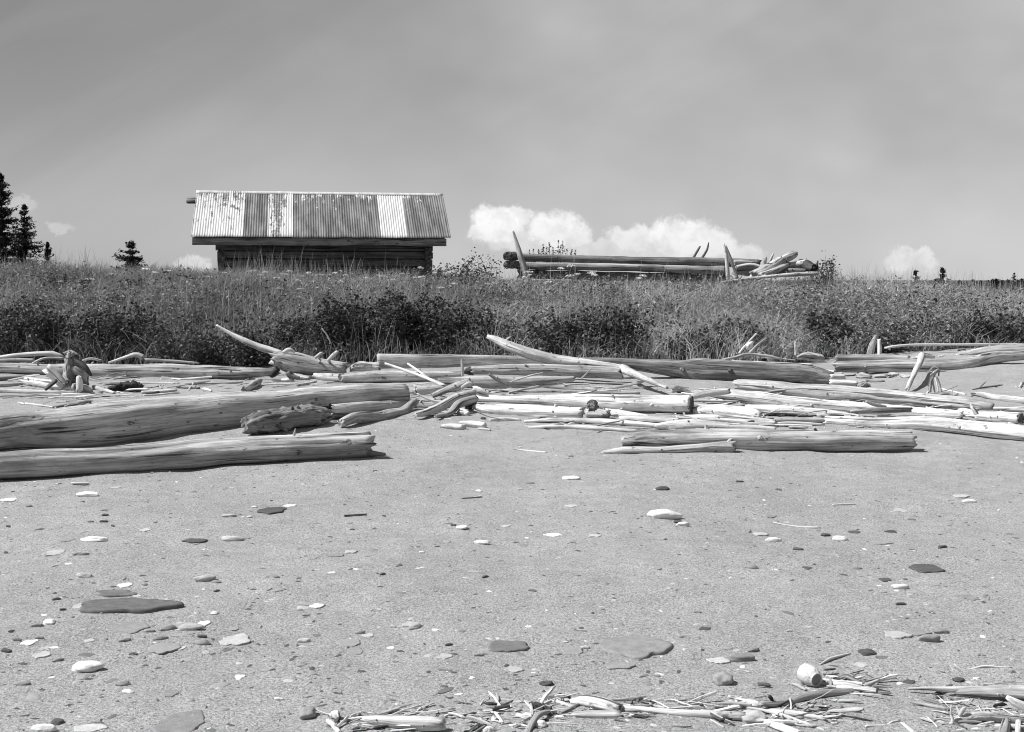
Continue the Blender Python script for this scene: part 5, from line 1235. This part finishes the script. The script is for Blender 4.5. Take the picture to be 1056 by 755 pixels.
# ---------------------------------------------------------------- sky, sun, camera
SUN_EL, SH_AZ = math.radians(51), math.radians(-10)
sd = Vector((-math.cos(SH_AZ)*math.cos(SUN_EL), math.sin(SH_AZ)*math.cos(SUN_EL), math.sin(SUN_EL)))
L = bpy.data.lights.new('sun', 'SUN'); L.energy = 4.4; L.angle = math.radians(.53); L.color = (1, 1, 1)
lo = bpy.data.objects.new('sun', L); col.objects.link(lo); lo.rotation_euler = (-sd).to_track_quat('-Z', 'Y').to_euler()
w = bpy.data.worlds.new('World'); sc.world = w; w.use_nodes = True; nt = w.node_tree; nt.nodes.clear()
out = nt.nodes.new('ShaderNodeOutputWorld'); bg = nt.nodes.new('ShaderNodeBackground'); nt.links.new(bg.outputs[0], out.inputs[0])
sk = nt.nodes.new('ShaderNodeTexSky'); sk.sky_type = 'NISHITA'; sk.sun_disc = False
sk.sun_elevation = SUN_EL; sk.sun_rotation = math.atan2(sd.x, sd.y)
sk.air_density = 1.0; sk.dust_density = .4; sk.ozone_density = 1.0
rgb = N(nt, 'ShaderNodeSeparateColor', ins={0: sk.outputs[0]})
# panchromatic film: one grey value from the three colours of the sky
grey = M(nt, 'ADD', M(nt, 'MULTIPLY', rgb.outputs[0], SKYW[0]), M(nt, 'ADD', M(nt, 'MULTIPLY', rgb.outputs[1], SKYW[1]), M(nt, 'MULTIPLY', rgb.outputs[2], SKYW[2])))
d = N(nt, 'ShaderNodeTexCoord').outputs['Generated']
sx = N(nt, 'ShaderNodeSeparateXYZ', ins={0: d})
yy = M(nt, 'MAXIMUM', sx.outputs[1], .05)
u = M(nt, 'DIVIDE', sx.outputs[0], yy); v = M(nt, 'DIVIDE', sx.outputs[2], yy)
uv = N(nt, 'ShaderNodeCombineXYZ', ins={0: u, 1: v, 2: 0.}).outputs[0]
wob = N(nt, 'ShaderNodeTexNoise', ins={'Vector': uv, 'Scale': 48., 'Detail': 7., 'Roughness': .66})
wv = N(nt, 'ShaderNodeVectorMath', operation='MULTIPLY_ADD', ins={0: wob.outputs['Color'], 1: (.036, .03, 0), 2: uv}).outputs[0]
wv = N(nt, 'ShaderNodeVectorMath', operation='SUBTRACT', ins={0: wv, 1: (.018, .015, 0)}).outputs[0]
CL = [(512, 232, 30, 24, 1), (498, 238, 17, 17, .9), (530, 222, 20, 14, .8), (570, 238, 32, 24, .95), (590, 244, 22, 15, .8), (545, 250, 60, 14, .6),
      (655, 246, 34, 18, .8), (700, 244, 40, 23, 1), (735, 252, 34, 18, .9), (765, 262, 26, 12, .7), (620, 258, 60, 10, .5), (690, 262, 90, 12, .55),
      (930, 270, 20, 13, .75), (952, 269, 18, 12, .75), (916, 271, 8, 9, .5),
      (198, 275, 18, 12, .7), (62, 236, 16, 6, .26), (22, 212, 20, 9, .22), (420, 268, 30, 8, .25)]
dens = None
for (cx, cy, rx, ry, am) in CL:
    q = N(nt, 'ShaderNodeVectorMath', operation='SUBTRACT', ins={0: wv, 1: ((cx-CX)/F, (HY-cy)/F, 0)}).outputs[0]
    q = N(nt, 'ShaderNodeVectorMath', operation='MULTIPLY', ins={0: q, 1: (F/rx, F/ry, 0)}).outputs[0]
    ln = N(nt, 'ShaderNodeVectorMath', operation='LENGTH', ins={0: q}).outputs['Value']
    e = M(nt, 'MULTIPLY', N(nt, 'ShaderNodeMapRange', interpolation_type='SMOOTHSTEP', ins={0: ln, 1: 1.1, 2: .66, 3: 0., 4: 1.}).outputs[0], am)
    dens = e if dens is None else M(nt, 'MAXIMUM', dens, e)
inner = nz(nt, uv, 60, 5, .6)
cb = mixv(nt, 1, ramp(nt, inner, [(.36, CLOUD*.84), (.56, CLOUD)]), ramp(nt, N(nt, 'ShaderNodeMapRange', ins={0: v, 1: .012, 2: .045, 3: 0., 4: 1.}).outputs[0], [(0, .84), (1, 1)]), 'MULTIPLY')
# thin high streaks
ro = N(nt, 'ShaderNodeVectorRotate', rotation_type='Z_AXIS', ins={'Vector': uv, 'Angle': math.radians(-28)}).outputs[0]
ci = nz(nt, mapped(nt, ro, 1.3, 9, 1), 1, 5, .55, .5)
ci2 = nz(nt, mapped(nt, uv, 2.2, 3.5, 1), 1, 4, .55)
cir = M(nt, 'MULTIPLY', N(nt, 'ShaderNodeSeparateColor', ins={0: ramp(nt, ci, [(.45, 0), (.75, 1)])}).outputs[0], N(nt, 'ShaderNodeSeparateColor', ins={0: ramp(nt, ci2, [(.4, .15), (.65, 1)])}).outputs[0])
front = M(nt, 'GREATER_THAN', sx.outputs[1], .06)
veil = M(nt, 'MULTIPLY', N(nt, 'ShaderNodeMapRange', interpolation_type='SMOOTHSTEP', ins={0: u, 1: -.42, 2: .1, 3: 0., 4: 1.}).outputs[0], N(nt, 'ShaderNodeSeparateColor', ins={0: ramp(nt, ci2, [(.36, .35), (.62, 1)])}).outputs[0])
haze = N(nt, 'ShaderNodeMapRange', interpolation_type='SMOOTHSTEP', ins={0: v, 1: .16, 2: -.02, 3: 0., 4: 1.}).outputs[0]
th = M(nt, 'ADD', M(nt, 'MULTIPLY', cir, .15), M(nt, 'ADD', M(nt, 'MULTIPLY', veil, VEIL), M(nt, 'MULTIPLY', haze, LOWV)))
skyg = mixv(nt, M(nt, 'MULTIPLY', th, front), grey, CLOUD)
fin = mixv(nt, M(nt, 'MULTIPLY', dens, front), skyg, cb)
nt.links.new(fin, bg.inputs[0]); bg.inputs[1].default_value = SKYS
cam = bpy.data.cameras.new('camera'); co = bpy.data.objects.new('camera', cam); col.objects.link(co)
co.location = (0, 0, ZC); co.rotation_euler = (math.radians(90), 0, 0)
cam.sensor_width = 36; cam.lens = 36*F/1056; cam.shift_y = -(377.5-HY)/1056; cam.clip_end = 6000; cam.clip_start = .05
sc.camera = co
sc.view_settings.view_transform = 'Standard'; sc.view_settings.look = 'None'; sc.view_settings.gamma = 1
sc.view_settings.use_curve_mapping = False; sc.view_settings.exposure = EXPO
sc.cycles.filter_width = 1.05; sc.cycles.max_bounces = 6; sc.cycles.transparent_max_bounces = 4
